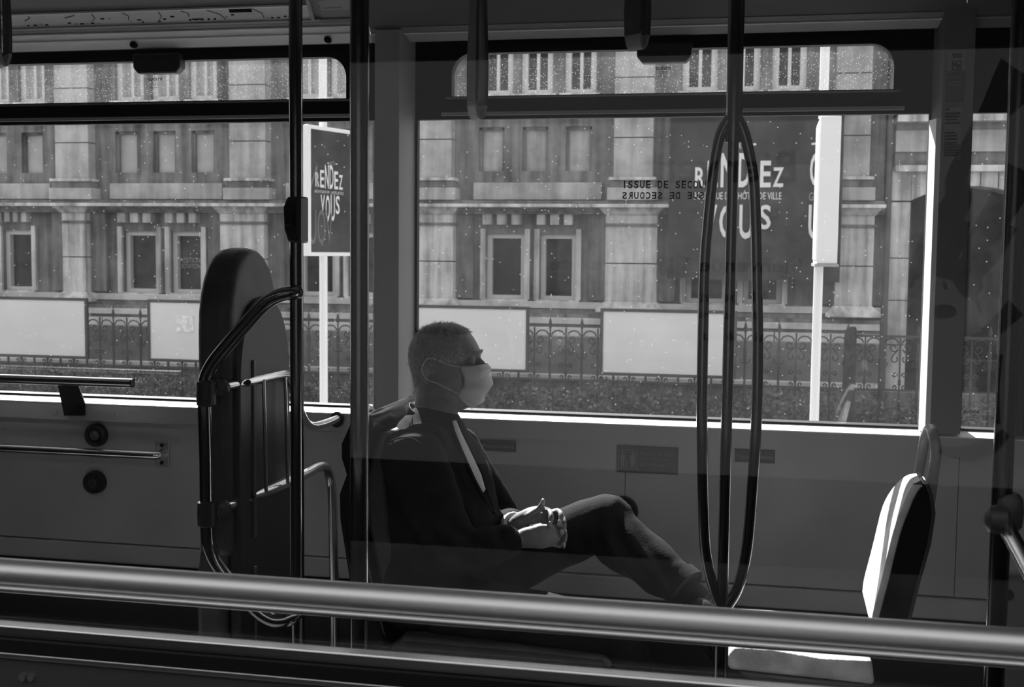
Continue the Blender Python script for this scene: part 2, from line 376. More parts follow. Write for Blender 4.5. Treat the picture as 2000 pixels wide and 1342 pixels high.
# frieze panels, cornice courses, plinth
for i in (-4, -3, -2, -1, 0, 1):
    a = -3.62 + i * STEP; b = -1.98 + i * STEP
    MB().box(a, b, 14.93, 15.02, fz(391), fz(357)).build('frieze_panel', st_panel, bld, bev=.01)
for nm, m, y0, y1, Yf in (('cornice_ledge', st_light, 405, 398, 14.62), ('cornice_shadow_course', st_dark, 398, 392, 14.80), ('cornice_fillet', st_mid, 409, 405, 14.72), ('cornice_moulding', st_dark, 413, 409, 14.76), ('cornice_lower_fillet', st_mid, 418, 413, 14.80)):  # dark course above the ledge puts its shadow into the stone colour
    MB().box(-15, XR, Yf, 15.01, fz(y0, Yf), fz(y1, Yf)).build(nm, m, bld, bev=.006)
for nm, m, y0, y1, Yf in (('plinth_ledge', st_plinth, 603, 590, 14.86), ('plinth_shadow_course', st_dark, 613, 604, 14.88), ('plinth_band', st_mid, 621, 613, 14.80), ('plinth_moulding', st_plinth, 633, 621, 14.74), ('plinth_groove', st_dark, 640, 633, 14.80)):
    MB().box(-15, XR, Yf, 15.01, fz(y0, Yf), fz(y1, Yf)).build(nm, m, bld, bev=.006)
for k in range(13):
    x0 = -15 + k * 1.263
    MB().box(x0 + .008, x0 + 1.255, 14.70, 15.01, -0.35, fz(640, 14.7)).build('basement_block', st_plinth, bld, bev=.008)
# arched doorway at the far right
def az(y): return AT(1850, y, 15).z
xj0, xj1 = AT(1737, 450, 15).x, AT(1775, 450, 15).x
zc = [-0.35, .42, .95, 1.45, az(395)]
for k in range(4): MB().box(xj0, xj1, 14.9, 15.4, zc[k] + .005, zc[k + 1] - .005).build('jamb_block', st_light, bld, bev=.006)
xm = AT(1893, 400, 15).x; half = xm - xj1; zs = az(393); rise = az(364) - zs
R_ = (half * half + rise * rise) / (2 * rise); cz = zs + rise - R_; a0 = math.asin(half / R_); ztop = az(335)
nv = 7
for k in range(nv):
    t0, t1 = -a0 + 2 * a0 * k / nv + .004, -a0 + 2 * a0 * (k + 1) / nv - .004
    pts = [(xm + R_ * math.sin(t0), 14.9, cz + R_ * math.cos(t0)), (xm + R_ * math.sin(t1), 14.9, cz + R_ * math.cos(t1)), (xm + (R_ * math.sin(t1)), 14.9, ztop), (xm + (R_ * math.sin(t0)), 14.9, ztop)]
    MB().prism(pts, (0, .5, 0)).build('arch_stone', st_light, bld, bev=.006)
MB().box(xj0, xj1, 14.9, 15.4, zs, ztop).build('arch_springer', st_light, bld, bev=.006)
MB().box(xm + half, xm + half + .5, 14.9, 15.4, -.35, ztop).build('jamb_block', st_light, bld, bev=.006)
MB().box(xj1, xm + half, 15.45, 15.5, -.35, zs + rise).build('arched_door', mat('dark_door_paint', 0.015, 0.8, 0, 0.2, 2, spec=.1), bld)
for nm, m, y0, y1, Yf in (('door_cornice', st_light, 335, 322, 14.8), ('door_frieze', st_dark, 322, 296, 14.92), ('door_panel', st_panel, 296, 252, 14.88), ('door_moulding', st_dark, 252, 236, 14.85), ('door_hood', st_light, 236, 222, 14.7)):
    MB().box(1.49, 4.6, Yf, 15.4, AT(1900, y0, Yf).z, AT(1900, y1, Yf).z).build(nm, m, bld, bev=.006)
MB().box(1.49, 4.6, 14.95, 15.4, AT(1900, 222, 14.95).z, 5.4).build('upper_wall_block', st_mid, bld, bev=.01)
# downpipe
px_ = AT(1731, 500, 14.85)
dp = MB().tube([(px_.x, 14.85, -.35), (px_.x, 14.85, 4.2)], .035, 10).build('downpipe', mat('dark_pipe', .06, .6), bld)

# low wall behind the fence
gw = thing('garden_wall', 'low grey rendered wall with pale stone base behind the iron fence', 'wall', (-3, 12.8, -.35))
gw['kind'] = 'structure'
zt, zb, zl = AT(1000, 656, 12.7).z, AT(1000, 727, 12.7).z, AT(1000, 741, 12.62).z
xg = AT(1720, 690, 12.7).x
MB().box(-12, xg, 12.7, 12.9, zb, zt).build('wall_face', mat('grey_render', 0.13, 0.9, 0, 0.3, 3), gw)
for k in range(11):
    MB().box(-12 + k * 1.17 + .006, -12 + (k + 1) * 1.17 - .006, 12.62, 12.9, zl, zb).build('base_stone', st_plinth, gw, bev=.01)
MB().box(-12, xg + 2.5, 12.66, 12.9, -.35, zl - .01).build('wall_foot', st_dark, gw)

# iron fence
fence = thing('iron_fence', 'black wrought iron railing with spear tips and scrollwork along the pavement', 'fence', (-3, 12, -.35))
fz2 = lambda y: AT(1100, y, 12).z
def spiral(cx, cz, r0, r1, a0, a1, n=14):
    return [(cx + (r0 + (r1 - r0) * k / n) * math.cos(math.radians(a0 + (a1 - a0) * k / n)), 12.0, cz + (r0 + (r1 - r0) * k / n) * math.sin(math.radians(a0 + (a1 - a0) * k / n))) for k in range(n + 1)]
def mirror(path): return [(-p[0], p[1], p[2]) for p in path]
ppx = 0.0052
F0 = {}
mb = MB(); mb.tube([(0, 12, -.33), (0, 12, fz2(652))], .0125, 6); mb.tube([(0, 12, fz2(697)), (0, 12, fz2(668))], .019, 6)
F0['picket'] = mb.build('picket', iron, fence)
mb = MB(); zz = fz2(652); mb.lathe([(.008, zz), (.008, zz + .05), (.013, zz + .055), (.011, zz + .07), (.017, zz + .10), (.013, zz + .13), (.002, zz + .165)], (0, 12, 0), 'z', 8)
F0['spear_tip'] = mb.build('spear_tip', iron, fence)
mb = MB()
for s in (1, -1):
    for (y, w) in ((697, .045), (757, .05)):
        p = [(0, 12, fz2(y)), (.5 * w * s, 12, fz2(y) - .012), (w * s, 12, fz2(y) + .005), (w * s, 12, fz2(y) + .03), (.75 * w * s, 12, fz2(y) + .028)]
        mb.tube(smoothpath(p, 3), .005, 4)
F0['hook_pair'] = mb.build('hook_pair', iron, fence)
hx = .162
mb = MB(); mb.tube([(hx, 12, -.33), (hx, 12, fz2(640))], .009, 6); mb.tube([(hx, 12, fz2(733)), (hx, 12, fz2(722))], .016, 6)
F0['thin_picket'] = mb.build('thin_picket', iron, fence)
mb = MB()
for c in (hx / 2, hx * 1.5): mb.tube([(c + .062 * math.cos(a), 12, fz2(655) + .048 * math.sin(a)) for a in [math.pi * k / 10 for k in range(11)]], .007, 4)
F0['hoop_pair'] = mb.build('hoop_pair', iron, fence)
mb = MB()
for s in (1, -1):
    def sh(path): return [(hx + s * p[0], p[1], p[2]) for p in path]
    mb.tube(sh(spiral(.060, fz2(663), .042, .014, 200, 560)), .0065, 4)                       # upper curl
    mb.tube(sh(smoothpath([(.02, 12, fz2(666)), (.06, 12, fz2(676)), (.078, 12, fz2(684)), (.06, 12, fz2(690)), (.03, 12, fz2(688)), (.025, 12, fz2(682)), (.04, 12, fz2(682))], 4)), .0065, 4)
    mb.tube(sh(spiral(.045, fz2(714), .026, .010, 200, -160)), .0065, 4)
    mb.tube(sh(spiral(.044, fz2(736), .020, .010, 250, -60)), .0065, 4)
    mb.tube(sh(spiral(.06, fz2(790), .045, .015, 90, 450)), .0065, 4)
F0['scrollwork'] = mb.build('scrollwork', iron, fence)
X0 = -2.093; PER = .324; first = True
for k in range(-20, 15):
    x = X0 + k * PER
    for nm, o in F0.items():
        if first: c = o
        else: c = o.copy(); COL.objects.link(c)
        c.location = (x, 0, 0)
    first = False
MB().box(-9, 2.5, 11.99, 12.01, fz2(743), fz2(740)).build('bottom_rail', iron, fence)
gp = AT(1723, 640, 12)
MB().tube([(gp.x, 12, -.35), (gp.x, 12, gp.z + .02)], .022, 8).lathe([(.012, gp.z), (.028, gp.z + .04), (.022, gp.z + .07), (.003, gp.z + .12)], (gp.x, 12, 0), 'z', 8).build('gate_post', iron, fence)
ga = AT(1662, 655, 12)
MB().box(ga.x, 2.6, 11.96, 11.98, ga.z - .012, ga.z + .012).build('gate_rail', iron, fence)

# white boards on the fence
def board(x0, x1, label, marks):
    t = thing('notice_board', label, 'board', ((x0 + x1) / 2, 11.9, .29), 'white boards hung on the fence')
    MB().box(x0, x1, 11.845, 11.86, .30, .905).build('board_panel', board_w, t)
    MB().box(x0 - .03, x0, 11.835, 11.87, .27, .935).box(x1, x1 + .03, 11.835, 11.87, .27, .935).box(x0, x1, 11.835, 11.87, .905, .935).box(x0, x1, 11.835, 11.87, .27, .30).build('board_frame', iron, t)
    for k in (.15, .85): MB().box(x0 + (x1 - x0) * k, x0 + (x1 - x0) * k + .03, 11.86, 11.978, .32, .88).build('mounting_strap', iron, t)
    return t
board(-8.44, -7.20, 'white framed board on the fence at the far left above the steel window rail', 0)
board(-6.427, -5.18, 'white framed board on the fence partly behind the padded backrest', 0)
board(-3.56, -2.313, 'white framed board on the fence behind the seated man\'s head', 0)
board(-1.534, -.26, 'white framed board on the fence behind the bowed grab pole', 0)
# a torn paper square on the second board
a, b = AT(345, 648, 11.84), AT(378, 617, 11.84)
tag(MB().box(a.x, b.x, 11.838, 11.844, a.z, b.z).build('paper_notice', mat('faded_paper', .68, .8, 0, .2, 20)), 'small faded paper square stuck on the board behind the backrest', 'paper')

# hedge along the fence
hv, hf = [], []
rh = random.Random(3)
for k in range(15000):
    x = rh.uniform(-9.5, 2.3); y = rh.uniform(11.75, 12.35); top = .13 + .04 * math.sin(x * 3.1) + .03 * math.sin(x * 7.7 + 1)
    z = -.35 + (top + .35) * math.sqrt(rh.random())
    s = rh.uniform(.016, .034); u = Vector((rh.gauss(0, 1), rh.gauss(0, 1), rh.gauss(0, 1))).normalized(); w = u.orthogonal().normalized() * s * .55; u *= s; c = Vector((x, y, z)); o = len(hv)
    hv += [c - u, c + w, c + u, c - w]; hf.append((o, o + 1, o + 2, o + 3))
mb = MB(); mb.v = [tuple(v) for v in hv]; mb.f = hf
tag(mb.build('hedge', leaf_m, None, smooth=False, fix=False), 'low dark hedge growing through the foot of the iron fence', 'hedge', kind='stuff')
# jagged dark stump
sp_ = AT(1657, 780, 11.5); zt_ = AT(1657, 650, 11.5).z
mb = MB(); rs = random.Random(5); n = 12; V = []; 
for (zz, r) in ((-.35, .07), (.1, .062), (.45, .058), (zt_ - .06, .057)): V.append([(sp_.x + r * math.cos(2 * math.pi * k / n), 11.5 + r * math.sin(2 * math.pi * k / n), zz) for k in range(n)])
V.append([(sp_.x + .053 * math.cos(2 * math.pi * k / n), 11.5 + .053 * math.sin(2 * math.pi * k / n), zt_ + rs.uniform(-.06, .06) + .03 * math.cos(2 * math.pi * k / n)) for k in range(n)])
F = [(i * n + k, i * n + (k + 1) % n, (i + 1) * n + (k + 1) % n, (i + 1) * n + k) for i in range(4) for k in range(n)] + [tuple(range(4 * n, 5 * n))]
mb.add([p for r in V for p in r], F)
tag(mb.build('tree_stump', mat('charred_wood', .02, .9, 0, .5, 20)), 'dark tree stump with a jagged top between the white post and the arched doorway', 'stump')

# street signs
ri = lambda a, b, t: a + (b - a) * t
s1 = thing('street_sign', 'white post sign with dark poster face, left of the window pillar', 'sign', (-3.40, 9.2, -.35), 'white street signs by the kerb')
n0 = AT(603, 370, 9.0); f0 = AT(702, 370, 9.62); dirv = Vector((f0.x - n0.x, f0.y - n0.y, 0)); L = dirv.length; du = dirv.normalized(); nv_ = Vector((du.y, -du.x, 0))
zt1, zb1 = AT(603, 243, 9.0).z, AT(603, 500, 9.0).z
th = .058; base = Vector((n0.x, n0.y, 0)) - nv_ * th
def sbox(m, u0, u1, d0, d1, z0, z1): return m.obox(base + du * u0 + nv_ * d0 + Vector((0, 0, z0)), du * (u1 - u0), nv_ * (d1 - d0), (0, 0, z1 - z0))
sbox(MB(), .03, L - .03, .006, th - .006, zb1 + .03, zt1 - .03).build('sign_face', mat('dark_poster', .036, .6, 0, .3, 3, spec=.15), s1)
m_ = MB(); sbox(m_, 0, .03, 0, th, zb1, zt1); sbox(m_, L - .03, L, 0, th, zb1, zt1); sbox(m_, .03, L - .03, 0, th, zb1, zb1 + .03); sbox(m_, .03, L - .03, 0, th, zt1 - .03, zt1); m_.build('sign_frame', post_w, s1, bev=.004)
pc = base + du * (L * .33) + nv_ * (th / 2)
MB().tube([(pc.x, pc.y, -.35), (pc.x, pc.y, zb1)], .033, 14).tube([(pc.x, pc.y, zt1), (pc.x, pc.y, 3.6)], .033, 14).build('sign_post', post_w, s1)
def facetxt(s, u0, u1, z0, z1, m, par, name='lettering', mirror=False, bold=0.0):
    o = base + du * (u0 * L) + nv_ * (th - .004); o.z = ri(zb1, zt1, z0); v = Vector((0, 0, (z1 - z0) * (zt1 - zb1)))
    if mirror: txt(s, o + du * ((u1 - u0) * L), -du * ((u1 - u0) * L), v, m, name, par, -.001, True, bold)
    else: txt(s, o, du * ((u1 - u0) * L), v, m, name, par, .001, True, bold)
def facerow(word, u0, u1, spec, m):
    n = len(word)
    for k, ch in enumerate(word):
        a = u0 + (u1 - u0) * k / n; facetxt(ch, a, a + (u1 - u0) / n * .82, spec[k][0], spec[k][1], m, s1, bold=.015)
pw = mat('white_sign_print', .7, .6)
facerow('RENDEZ', .13, .68, [(.535, .645), (.53, .665), (.525, .71), (.525, .71), (.525, .665), (.525, .64)], pw)
facerow('VOUS', .23, .62, [(.345, .475), (.275, .475), (.275, .48), (.33, .475)], pw)
facetxt('BOUTIQUE DE', .12, .40, .485, .508, pw, s1); facetxt("L'HOTEL DE VILLE", .43, .68, .485, .508, pw, s1)
facetxt('-', .36, .40, .72, .727, pw, s1); facetxt('-', .52, .56, .72, .727, pw, s1); facetxt('ICI', .42, .50, .71, .74, mat('grey_sign_print', .3, .6), s1)
gp_ = mat('faint_grey_print', .10, .5)
facetxt('VOU', .02, .46, .09, .36, gp_, s1, 'faint_lettering', True); facetxt('N', .02, .17, .50, .70, gp_, s1, 'faint_lettering', True)

s2 = thing('street_sign', 'white post sign seen edge-on in front of the banner, near the bowed pole', 'sign', (.5, 9.2, -.35), 'white street signs by the kerb')
q0, q1 = AT(1603, 226, 9.0), AT(1635, 516, 9.0)
MB().box(q0.x, q1.x, 9.0, 9.62, q1.z, q0.z).build('sign_case', post_w, s2, bev=.008)
MB().box(q0.x - .006, q0.x, 9.03, 9.59, q1.z + .03, q0.z - .03).build('sign_face', print_w, s2)
MB().box(q0.x - .012, q1.x + .012, 8.99, 9.63, q1.z - .02, q1.z).build('bottom_cap', mat('grey_cap', .3, .5), s2)
pa, pb = AT(1593, 800, 9.2), AT(1611, 120, 9.2)
MB().tube([(.405, 9.2, -.35), (.405, 9.2, q1.z - .02)], .034, 14).tube([(pb.x, 9.2, q0.z), (pb.x, 9.2, 3.7)], .034, 14).build('sign_post', post_w, s2)

# banner hung on the building
bn = thing('banner', 'large charcoal banner with white lettering hung between the pilasters', 'banner', (-.25, 14.6, 1.1))
BY = 14.55
a, b, c_ = AT(1303, 545, BY), AT(1640, 545, BY), AT(1303, 222, BY)
# cloth with a slight belly
nx, nz = 14, 16; V = []; 
for j in range(nz + 1):
    for i in range(nx + 1):
        u, w = i / nx, j / nz
        V.append((a.x + (b.x - a.x) * u, BY + .03 * math.sin(u * 9 + w * 2) * .3 + .02, a.z + (c_.z + .12 - a.z) * w + (.015 * math.sin(u * 11) if j == 0 else 0)))
mb = MB(); N_ = len(V); top = [(x, y + .006, z) for x, y, z in V]
F = [(j * (nx + 1) + i, j * (nx + 1) + i + 1, (j + 1) * (nx + 1) + i + 1, (j + 1) * (nx + 1) + i) for j in range(nz) for i in range(nx)]
mb.add(V + top, F + [tuple(k + N_ for k in f[::-1]) for f in F]); mb.build('banner_cloth', bann_m, bn, fix=False)
MB().tube([(a.x - .05, BY + .04, c_.z + .12), (b.x + .05, BY + .04, c_.z + .12)], .02, 8).build('hanging_rod', iron, bn)
def bword(word, boxes, m=pw, par=bn, bold=.02):
    for ch, (x0, x1, y0, y1) in zip(word, boxes): ptxt(ch, x0, x1, y0, y1, BY - .012, m, 'lettering', par, bold=bold)
bword('RENDEZ', [(1357, 1377, 327, 366), (1381, 1402, 314, 366), (1407, 1436, 299, 366), (1442, 1464, 299, 366), (1484, 1505, 314, 366), (1509, 1530, 327, 365)])
bword('VOUS', [(1376, 1400, 400, 450), (1404, 1437, 400, 466), (1443, 1470, 400, 467), (1482, 1505, 400, 448)])
ptxt("BOUTIQUE DE L'HÔTEL DE VILLE", 1355, 1526, 372, 392, BY - .012, pw, 'lettering', bn)
ptxt('OK', 1437, 1448, 278, 291, BY - .012, pw, 'lettering', bn); ptxt('-', 1470, 1477, 280, 284, BY - .012, pw, 'lettering', bn)
bword('O', [(1581, 1606, 298, 364)]); ptxt('GEO', 1580, 1604, 376, 392, BY - .012, mat('grey_sign_print', .3, .6), 'lettering', bn); bword('U', [(1578, 1603, 400, 467)]); ptxt('-', 1585, 1593, 279, 283, BY - .012, pw, 'lettering', bn)

# ---------------------------------------------------------------- poster and added dark backdrop behind the camera, seen only mirrored in the near window
YV = 4.4; YA = 3.2 - YV
def VA(px, py): p = AT(px, py, YV); return (p.x, p.z)
struct(MB().box(-14, 14, YA - .6, YA - .12, -.35, 3.0).build('wall_opposite', mat('dark_stained_wall', 0.003, .9, 0, .3, 4, spec=0)))  # unseen dark wall added to keep glass reflections and interior fill low
ad = thing('advertising_panel', 'slate grey poster with a poem and ink drawing, opposite the bus, mirrored in the glass', 'poster', (0, YA - .05, -.35))
ax0, az0 = VA(681, 894); _, az1 = VA(677, 117); ax1 = 1.05
poster_m = mat('slate_poster_sheet', 0.052, 0.8, spec=.1)
MB().box(ax0, ax1, YA - .03, YA, az0, az1).build('poster_sheet', poster_m, ad)
MB().box(ax0 - .12, ax0, YA - .08, YA + .01, -.35, az1 + .12).box(ax1, ax1 + .12, YA - .08, YA + .01, -.35, az1 + .12).box(ax0, ax1, YA - .08, YA + .01, az1, az1 + .12).box(ax0, ax1, YA - .08, YA + .01, VA(1000, 1070)[1], az0).build('poster_case', mat('matt_black_case', .002, .9, spec=0), ad)
MB().box(ax0, ax1, YA - .06, YA, -.35, VA(1000, 1070)[1]).build('lower_panel', mat('grey_lower_panel', 0.024, 0.8, 0, .4, 5, spec=.1), ad)
def ink_line(s, x0, x1, y0, y1):
    (xa, za), (xb, _), (_, zb) = VA(x0, y1), VA(x1, y1), VA(x0, y0)
    txt(s, (xb, YA + .001, za), (xa - xb, 0, 0), (0, 0, zb - za), print_k, 'lettering', ad, .001, True, .012)
ink_line('Bienvenue', 1196, 1552, 296, 356)
ink_line('bienvenue à la nouveauté,', 1064, 1565, 500, 530)
ink_line('à la beauté des horizons à redessiner,', 988, 1500, 561, 585)
ink_line('à la clarté que nous portons vers,', 1040, 1480, 600, 618)
ink_line('niché au cœur du point mes sages et ses yeux,', 800, 1500, 632, 655)
ink_line('l\'azur,', 1268, 1330, 690, 708)
def ink(pts, name='ink_drawing'):
    P = [VA(x, y) for x, y in pts]; MB().prism([(x, YA + .0005, z) for x, z in P], (0, .001, 0)).build(name, print_k, ad, smooth=False)
def stroke(pts):
    pts = [tuple(p) for p in smoothpath([Vector(p) for p in pts], 4)]; Lf, Rt = [], []
    for i, (x, y, w) in enumerate(pts):
        x0, y0, _ = pts[max(i - 1, 0)]; x1, y1, _ = pts[min(i + 1, len(pts) - 1)]; dx, dy = x1 - x0, y1 - y0; l = math.hypot(dx, dy) or 1
        Lf.append((x - dy / l * w / 2, y + dx / l * w / 2)); Rt.append((x + dy / l * w / 2, y - dx / l * w / 2))
    V = []; F = []
    for p, q in zip(Lf, Rt):
        (xa, za), (xb, zb) = VA(*p), VA(*q); V += [(xa, YA + .0012, za), (xb, YA + .0012, zb), (xa, YA + .0002, za), (xb, YA + .0002, zb)]
    for i in range(len(Lf) - 1): a = i * 4; F += [(a, a + 1, a + 5, a + 4), (a + 2, a + 6, a + 7, a + 3), (a, a + 4, a + 6, a + 2), (a + 1, a + 3, a + 7, a + 5)]
    mb_ = MB(); mb_.add(V, F); mb_.build('ink_drawing', print_k, ad, smooth=False)
def blob(cx, cy, rx, ry, rot=0):
    ink([(cx + rx * math.cos(t) * math.cos(rot) - ry * math.sin(t) * math.sin(rot), cy + rx * math.cos(t) * math.sin(rot) + ry * math.sin(t) * math.cos(rot)) for t in [2 * math.pi * k / 20 for k in range(20)]])
stroke([(1995, 140, 95), (1968, 180, 78), (1935, 225, 50), (1912, 262, 44), (1888, 300, 34), (1868, 350, 42), (1872, 390, 52), (1845, 430, 58), (1815, 480, 46), (1780, 540, 26)])
stroke([(1885, 430, 24), (1872, 470, 30), (1855, 495, 34), (1825, 525, 22), (1800, 545, 8)])
stroke([(1995, 330, 70), (1960, 400, 62), (1920, 460, 50), (1890, 520, 34), (1870, 560, 20)])
stroke([(1975, 440, 26), (1945, 490, 30), (1925, 520, 22), (1895, 545, 14)])
blob(1854, 522, 46, 24, .2); blob(1894, 553, 27, 28); stroke([(1900, 575, 14), (1912, 598, 6), (1918, 615, 2)])
blob(1845, 608, 24, 14); blob(1917, 678, 28, 30); stroke([(1925, 655, 30), (1955, 630, 34), (1985, 600, 40)]); blob(1846, 557, 4, 9, -.3)
stroke([(1835, 878, 16), (1870, 885, 22), (1905, 884, 34), (1940, 868, 30), (1965, 845, 20)]); blob(1886, 890, 12, 13)
stroke([(1780, 560, 14), (1770, 545, 30), (1745, 560, 20)]); stroke([(1935, 690, 50), (1930, 760, 45), (1940, 830, 30)])
# ================================================================ BUS SHELL
XL, XRT = -8.6, 2.2
WX = -4.2
struct(MB().box(XL, XRT, 1.5, 4.05, -.06, 0).build('floor', floor_m))
struct(MB().box(XL, XRT, 1.55, 4.05, 2.44, 3.25).build('ceiling', ceil_m))
struct(MB().box(XL - .05, XL, 1.55, 4.05, -.06, 2.52).build('wall_left', cove_d))
struct(MB().box(XRT, XRT + .05, 1.55, 4.05, -.06, 2.52).build('wall_right', cove_d))
# far side wall below the windows
wb = struct(MB().box(XL, XRT, 3.98, 4.05, -.06, .95).build('wall_back', black_m))
xs = [XL, -4.3, -1.94, -.43, .62, XRT]
for k in range(5): MB().box(xs[k] + .001, xs[k + 1] - .001, 3.95, 3.98, .418, .865).build('wall_panel', wall_m, wb)
MB().box(XL, XRT, 3.935, 3.98, .867, .928).build('sill_band', wall_m, wb)
MB().prism([(XL, 3.93, .9315), (XL, 3.968, .9455), (XL, 3.99, .9485), (XL, 3.99, .928), (XL, 3.93, .928)], (XRT - XL, 0, 0)).build('window_sill', sill_m, wb)
sk = struct(MB().box(XL, XRT, 3.935, 3.98, .345, .414).build('baseboard_back', ledge_m, None, bev=.004))
struct(MB().box(XL, XRT, 3.90, 3.98, 0, .34).build('trim_7', dark_m))
for x in (-2.52, -2.29): MB().lathe([(.010, -.004), (.010, 0), (.006, .003)], (x, 3.934, .895), 'y', 10).build('screw_cap', wall_m, wb)
for px0 in (1727,): p = AT(px0, 859, 3.934); MB().lathe([(.010, -.003), (.010, 0)], (p.x, 3.934, p.z), 'y', 12).build('screw_cap', wall_m, wb)

# windows
gx1, gx2, gx2b, gx3 = -1.292, -1.158, .496, .624
def window(n, x0, x1, lx0, lx1, hop, corners):
    holes = [[(lx0, .953), (lx1, .953), (lx1, 1.937), (lx0, 1.937)]]
    if hop: holes.append(rrect(hop[0], hop[1], 2.012, 2.153, .07, 6, corners))
    o = struct(plate('window_%d' % n, [(x0, .945), (x1, .945), (x1, 2.25), (x0, 2.25)], holes, 3.972, 3.998, blackp_m))
    MB().box(lx0 - .01, lx1 + .01, 3.981, 3.986, .945, 1.945).build('pane', glass_far, o)
    if hop:
        MB().box(hop[0] - .01, hop[1] + .01, 3.981, 3.986, 2.005, 2.16).build('hopper_pane', glass_hop, o)
        # projecting rim round the hopper
        out = rrect(hop[0] - .022, hop[1] + .022, 2.004, 2.175, .085, 8, corners); inn = rrect(hop[0], hop[1], 2.012, 2.153, .07, 8, corners)
        plate('hopper_rim', out, [inn], 3.958, 3.972, blackp_m, o)
        MB().box(hop[0] - .02, hop[1] + .02, 3.955, 3.972, 2.0035, 2.0085).build('hopper_strip', alu_m, o)
        za, zb = AT(1100, 223, 3.96).z, AT(1100, 216.5, 3.96).z
        MB().box(hop[0] - .035, hop[1] + .035, 3.955, 3.972, za, zb).build('transom_strip', mat('dull_strip', .32, .45), o)
    return o
struct(MB().box(XL, WX, 3.95, 3.998, .95, 2.25).build('trim_10', blackp_m))
w1 = window(1, WX, gx1 + .02, WX + .2, gx1, (WX + .3, -1.408), (0, 0, 1, 0))
w2 = window(2, gx1 + .02, gx2b + .03, gx2, gx2b, (-1.036, .384), (0, 0, 1, 1))
w3 = window(3, gx2b + .03, .80, gx3, .737, None, None)
struct(MB().box(.80, XRT, 3.95, 3.998, .95, 2.25).build('trim_4', blackp_m))
def latch(x0, x1, y0, y1, w):
    a, b = AT(x0, y1, 3.93), AT(x1, y0, 3.93)
    MB().prism([(a.x + .018, 3.93, a.z), (b.x - .018, 3.93, a.z), (b.x, 3.93, a.z + .02), (b.x, 3.93, b.z + .03), (a.x, 3.93, b.z + .03), (a.x, 3.93, a.z + .02)], (0, .045, 0)).build('hopper_latch', plas_m, w, bev=.006)
latch(259, 351, 119, 144, w1); latch(1243, 1351, 100, 123, w2)
def maker(x0, x1, y, w):
    ptxt('irisbus', x0, x1, y, y + 8, 3.979, print_k, 'maker_lettering', w, mirror=True, bold=.012)
    c = (x0 + x1) / 2; ww = x1 - x0
    ptxt('SECURIT E2', c - ww * .25, c + ww * .3, y + 10, y + 13, 3.979, print_k, 'small_print', w, mirror=True)
    ptxt('43R 00155', c - ww * .25, c + ww * .3, y + 14, y + 17, 3.979, print_k, 'small_print', w, mirror=True)
    ptxt('SAINT GOBAIN', c - ww * .4, c + ww * .25, y + 20, y + 23, 3.979, print_k, 'small_print', w, mirror=True)
maker(290, 317, 150, w1); maker(1280, 1310, 129, w2); maker(1881, 1912, 799, w3)
def mono(s, x0, x1, y0, y1, w, flip=False):
    n = len(s); cw = (x1 - x0) / n
    for k, ch in enumerate(s):
        if ch == ' ': continue
        kk = n - 1 - k if flip else k; a = x0 + cw * kk
        d = .38 if ch == 'I' else .12
        ptxt(ch, a + cw * d, a + cw * (1 - d), y0, y1, 3.979, print_k, 'exit_lettering', w, mirror=flip, bold=.03)
mono('ISSUE DE SECOURS', 1214, 1399, 353, 368, w2); mono('ISSUE DE SECOURS', 1214, 1399, 375, 389, w2, True)
# pillar covers
t1 = struct(MB().prism([(-1.288, 3.905, .928), (-1.203, 3.905, .928), (-1.165, 3.975, .928), (-1.165, 3.985, .928), (-1.288, 3.985, .928)], (0, 0, 1.30)).build('trim_1', pillar_m))
MB().box(-1.292, -1.2885, 3.90, 3.985, .95, 1.93).build('edge_bead', sill_m, t1)  # lit chamfer of the pillar painted in as a thin white strip
t2 = struct(MB().prism([(.523, 3.905, .945), (.612, 3.905, .945), (.617, 3.985, .945), (.498, 3.985, .945), (.500, 3.975, .945)], (0, 0, 1.32)).build('trim_2', pillar2_m))
MB().prism([(.496, 3.968, .945), (.508, 3.905, .945), (.523, 3.9045, .945), (.5, 3.975, .945)], (0, 0, .97)).build('bevel_face', sill_m, t2)  # sunlit bevel coloured far paler than its pillar to look lit
t3 = struct(MB().box(.737, .80, 3.93, 3.972, .945, 2.24).build('trim_3', dark_m))
MB().box(.737, .742, 3.922, 3.932, .945, 2.24).build('edge_bead', pillar_m, t3)
# stickers on the right pillar
def sticker(name, label, x0, x1, y0, y1, Y, m, group=None):
    a, b = AT(x0, y1, Y), AT(x1, y0, Y)
    o = tag(MB().box(a.x, b.x, Y - .002, Y + .001, a.z, b.z).build(name, m), label, 'sticker', group); return o
PY = 3.903
sA = sticker('sticker', 'upper pale sticker with a boxed pictogram on the right window pillar', 1851, 1886, 98, 139, PY, mat('pale_sticker', .25, .5))
a_, b_ = AT(1859, 137, PY - .003), AT(1878, 119, PY - .003)
MB().box(a_.x, b_.x, PY - .004, PY - .002, a_.z, a_.z + .002).box(a_.x, b_.x, PY - .004, PY - .002, b_.z - .002, b_.z).box(a_.x, a_.x + .002, PY - .004, PY - .002, a_.z, b_.z).box(b_.x - .002, b_.x, PY - .004, PY - .002, a_.z, b_.z).lathe([(.005, -.002), (.005, 0)], ((a_.x * 2 + b_.x) / 3, PY - .002, (a_.z + b_.z) / 2 + .003), 'y', 10).lathe([(.006, -.002), (.006, 0)], ((a_.x + b_.x * 2) / 3, PY - .002, (a_.z + b_.z) / 2 - .002), 'y', 10).build('pictogram', print_k, sA)
def bars(par, rows, m=print_k):
    for (x0, x1, y) in rows:
        a, b = AT(x0, y + 1.2, PY - .003), AT(x1, y - 1.2, PY - .003)
        MB().box(a.x, b.x, PY - .004, PY - .002, a.z, a.z + .0045).build('print_line', m, par)
bars(sA, [(1860, 1880, 107), (1861, 1878, 112)])
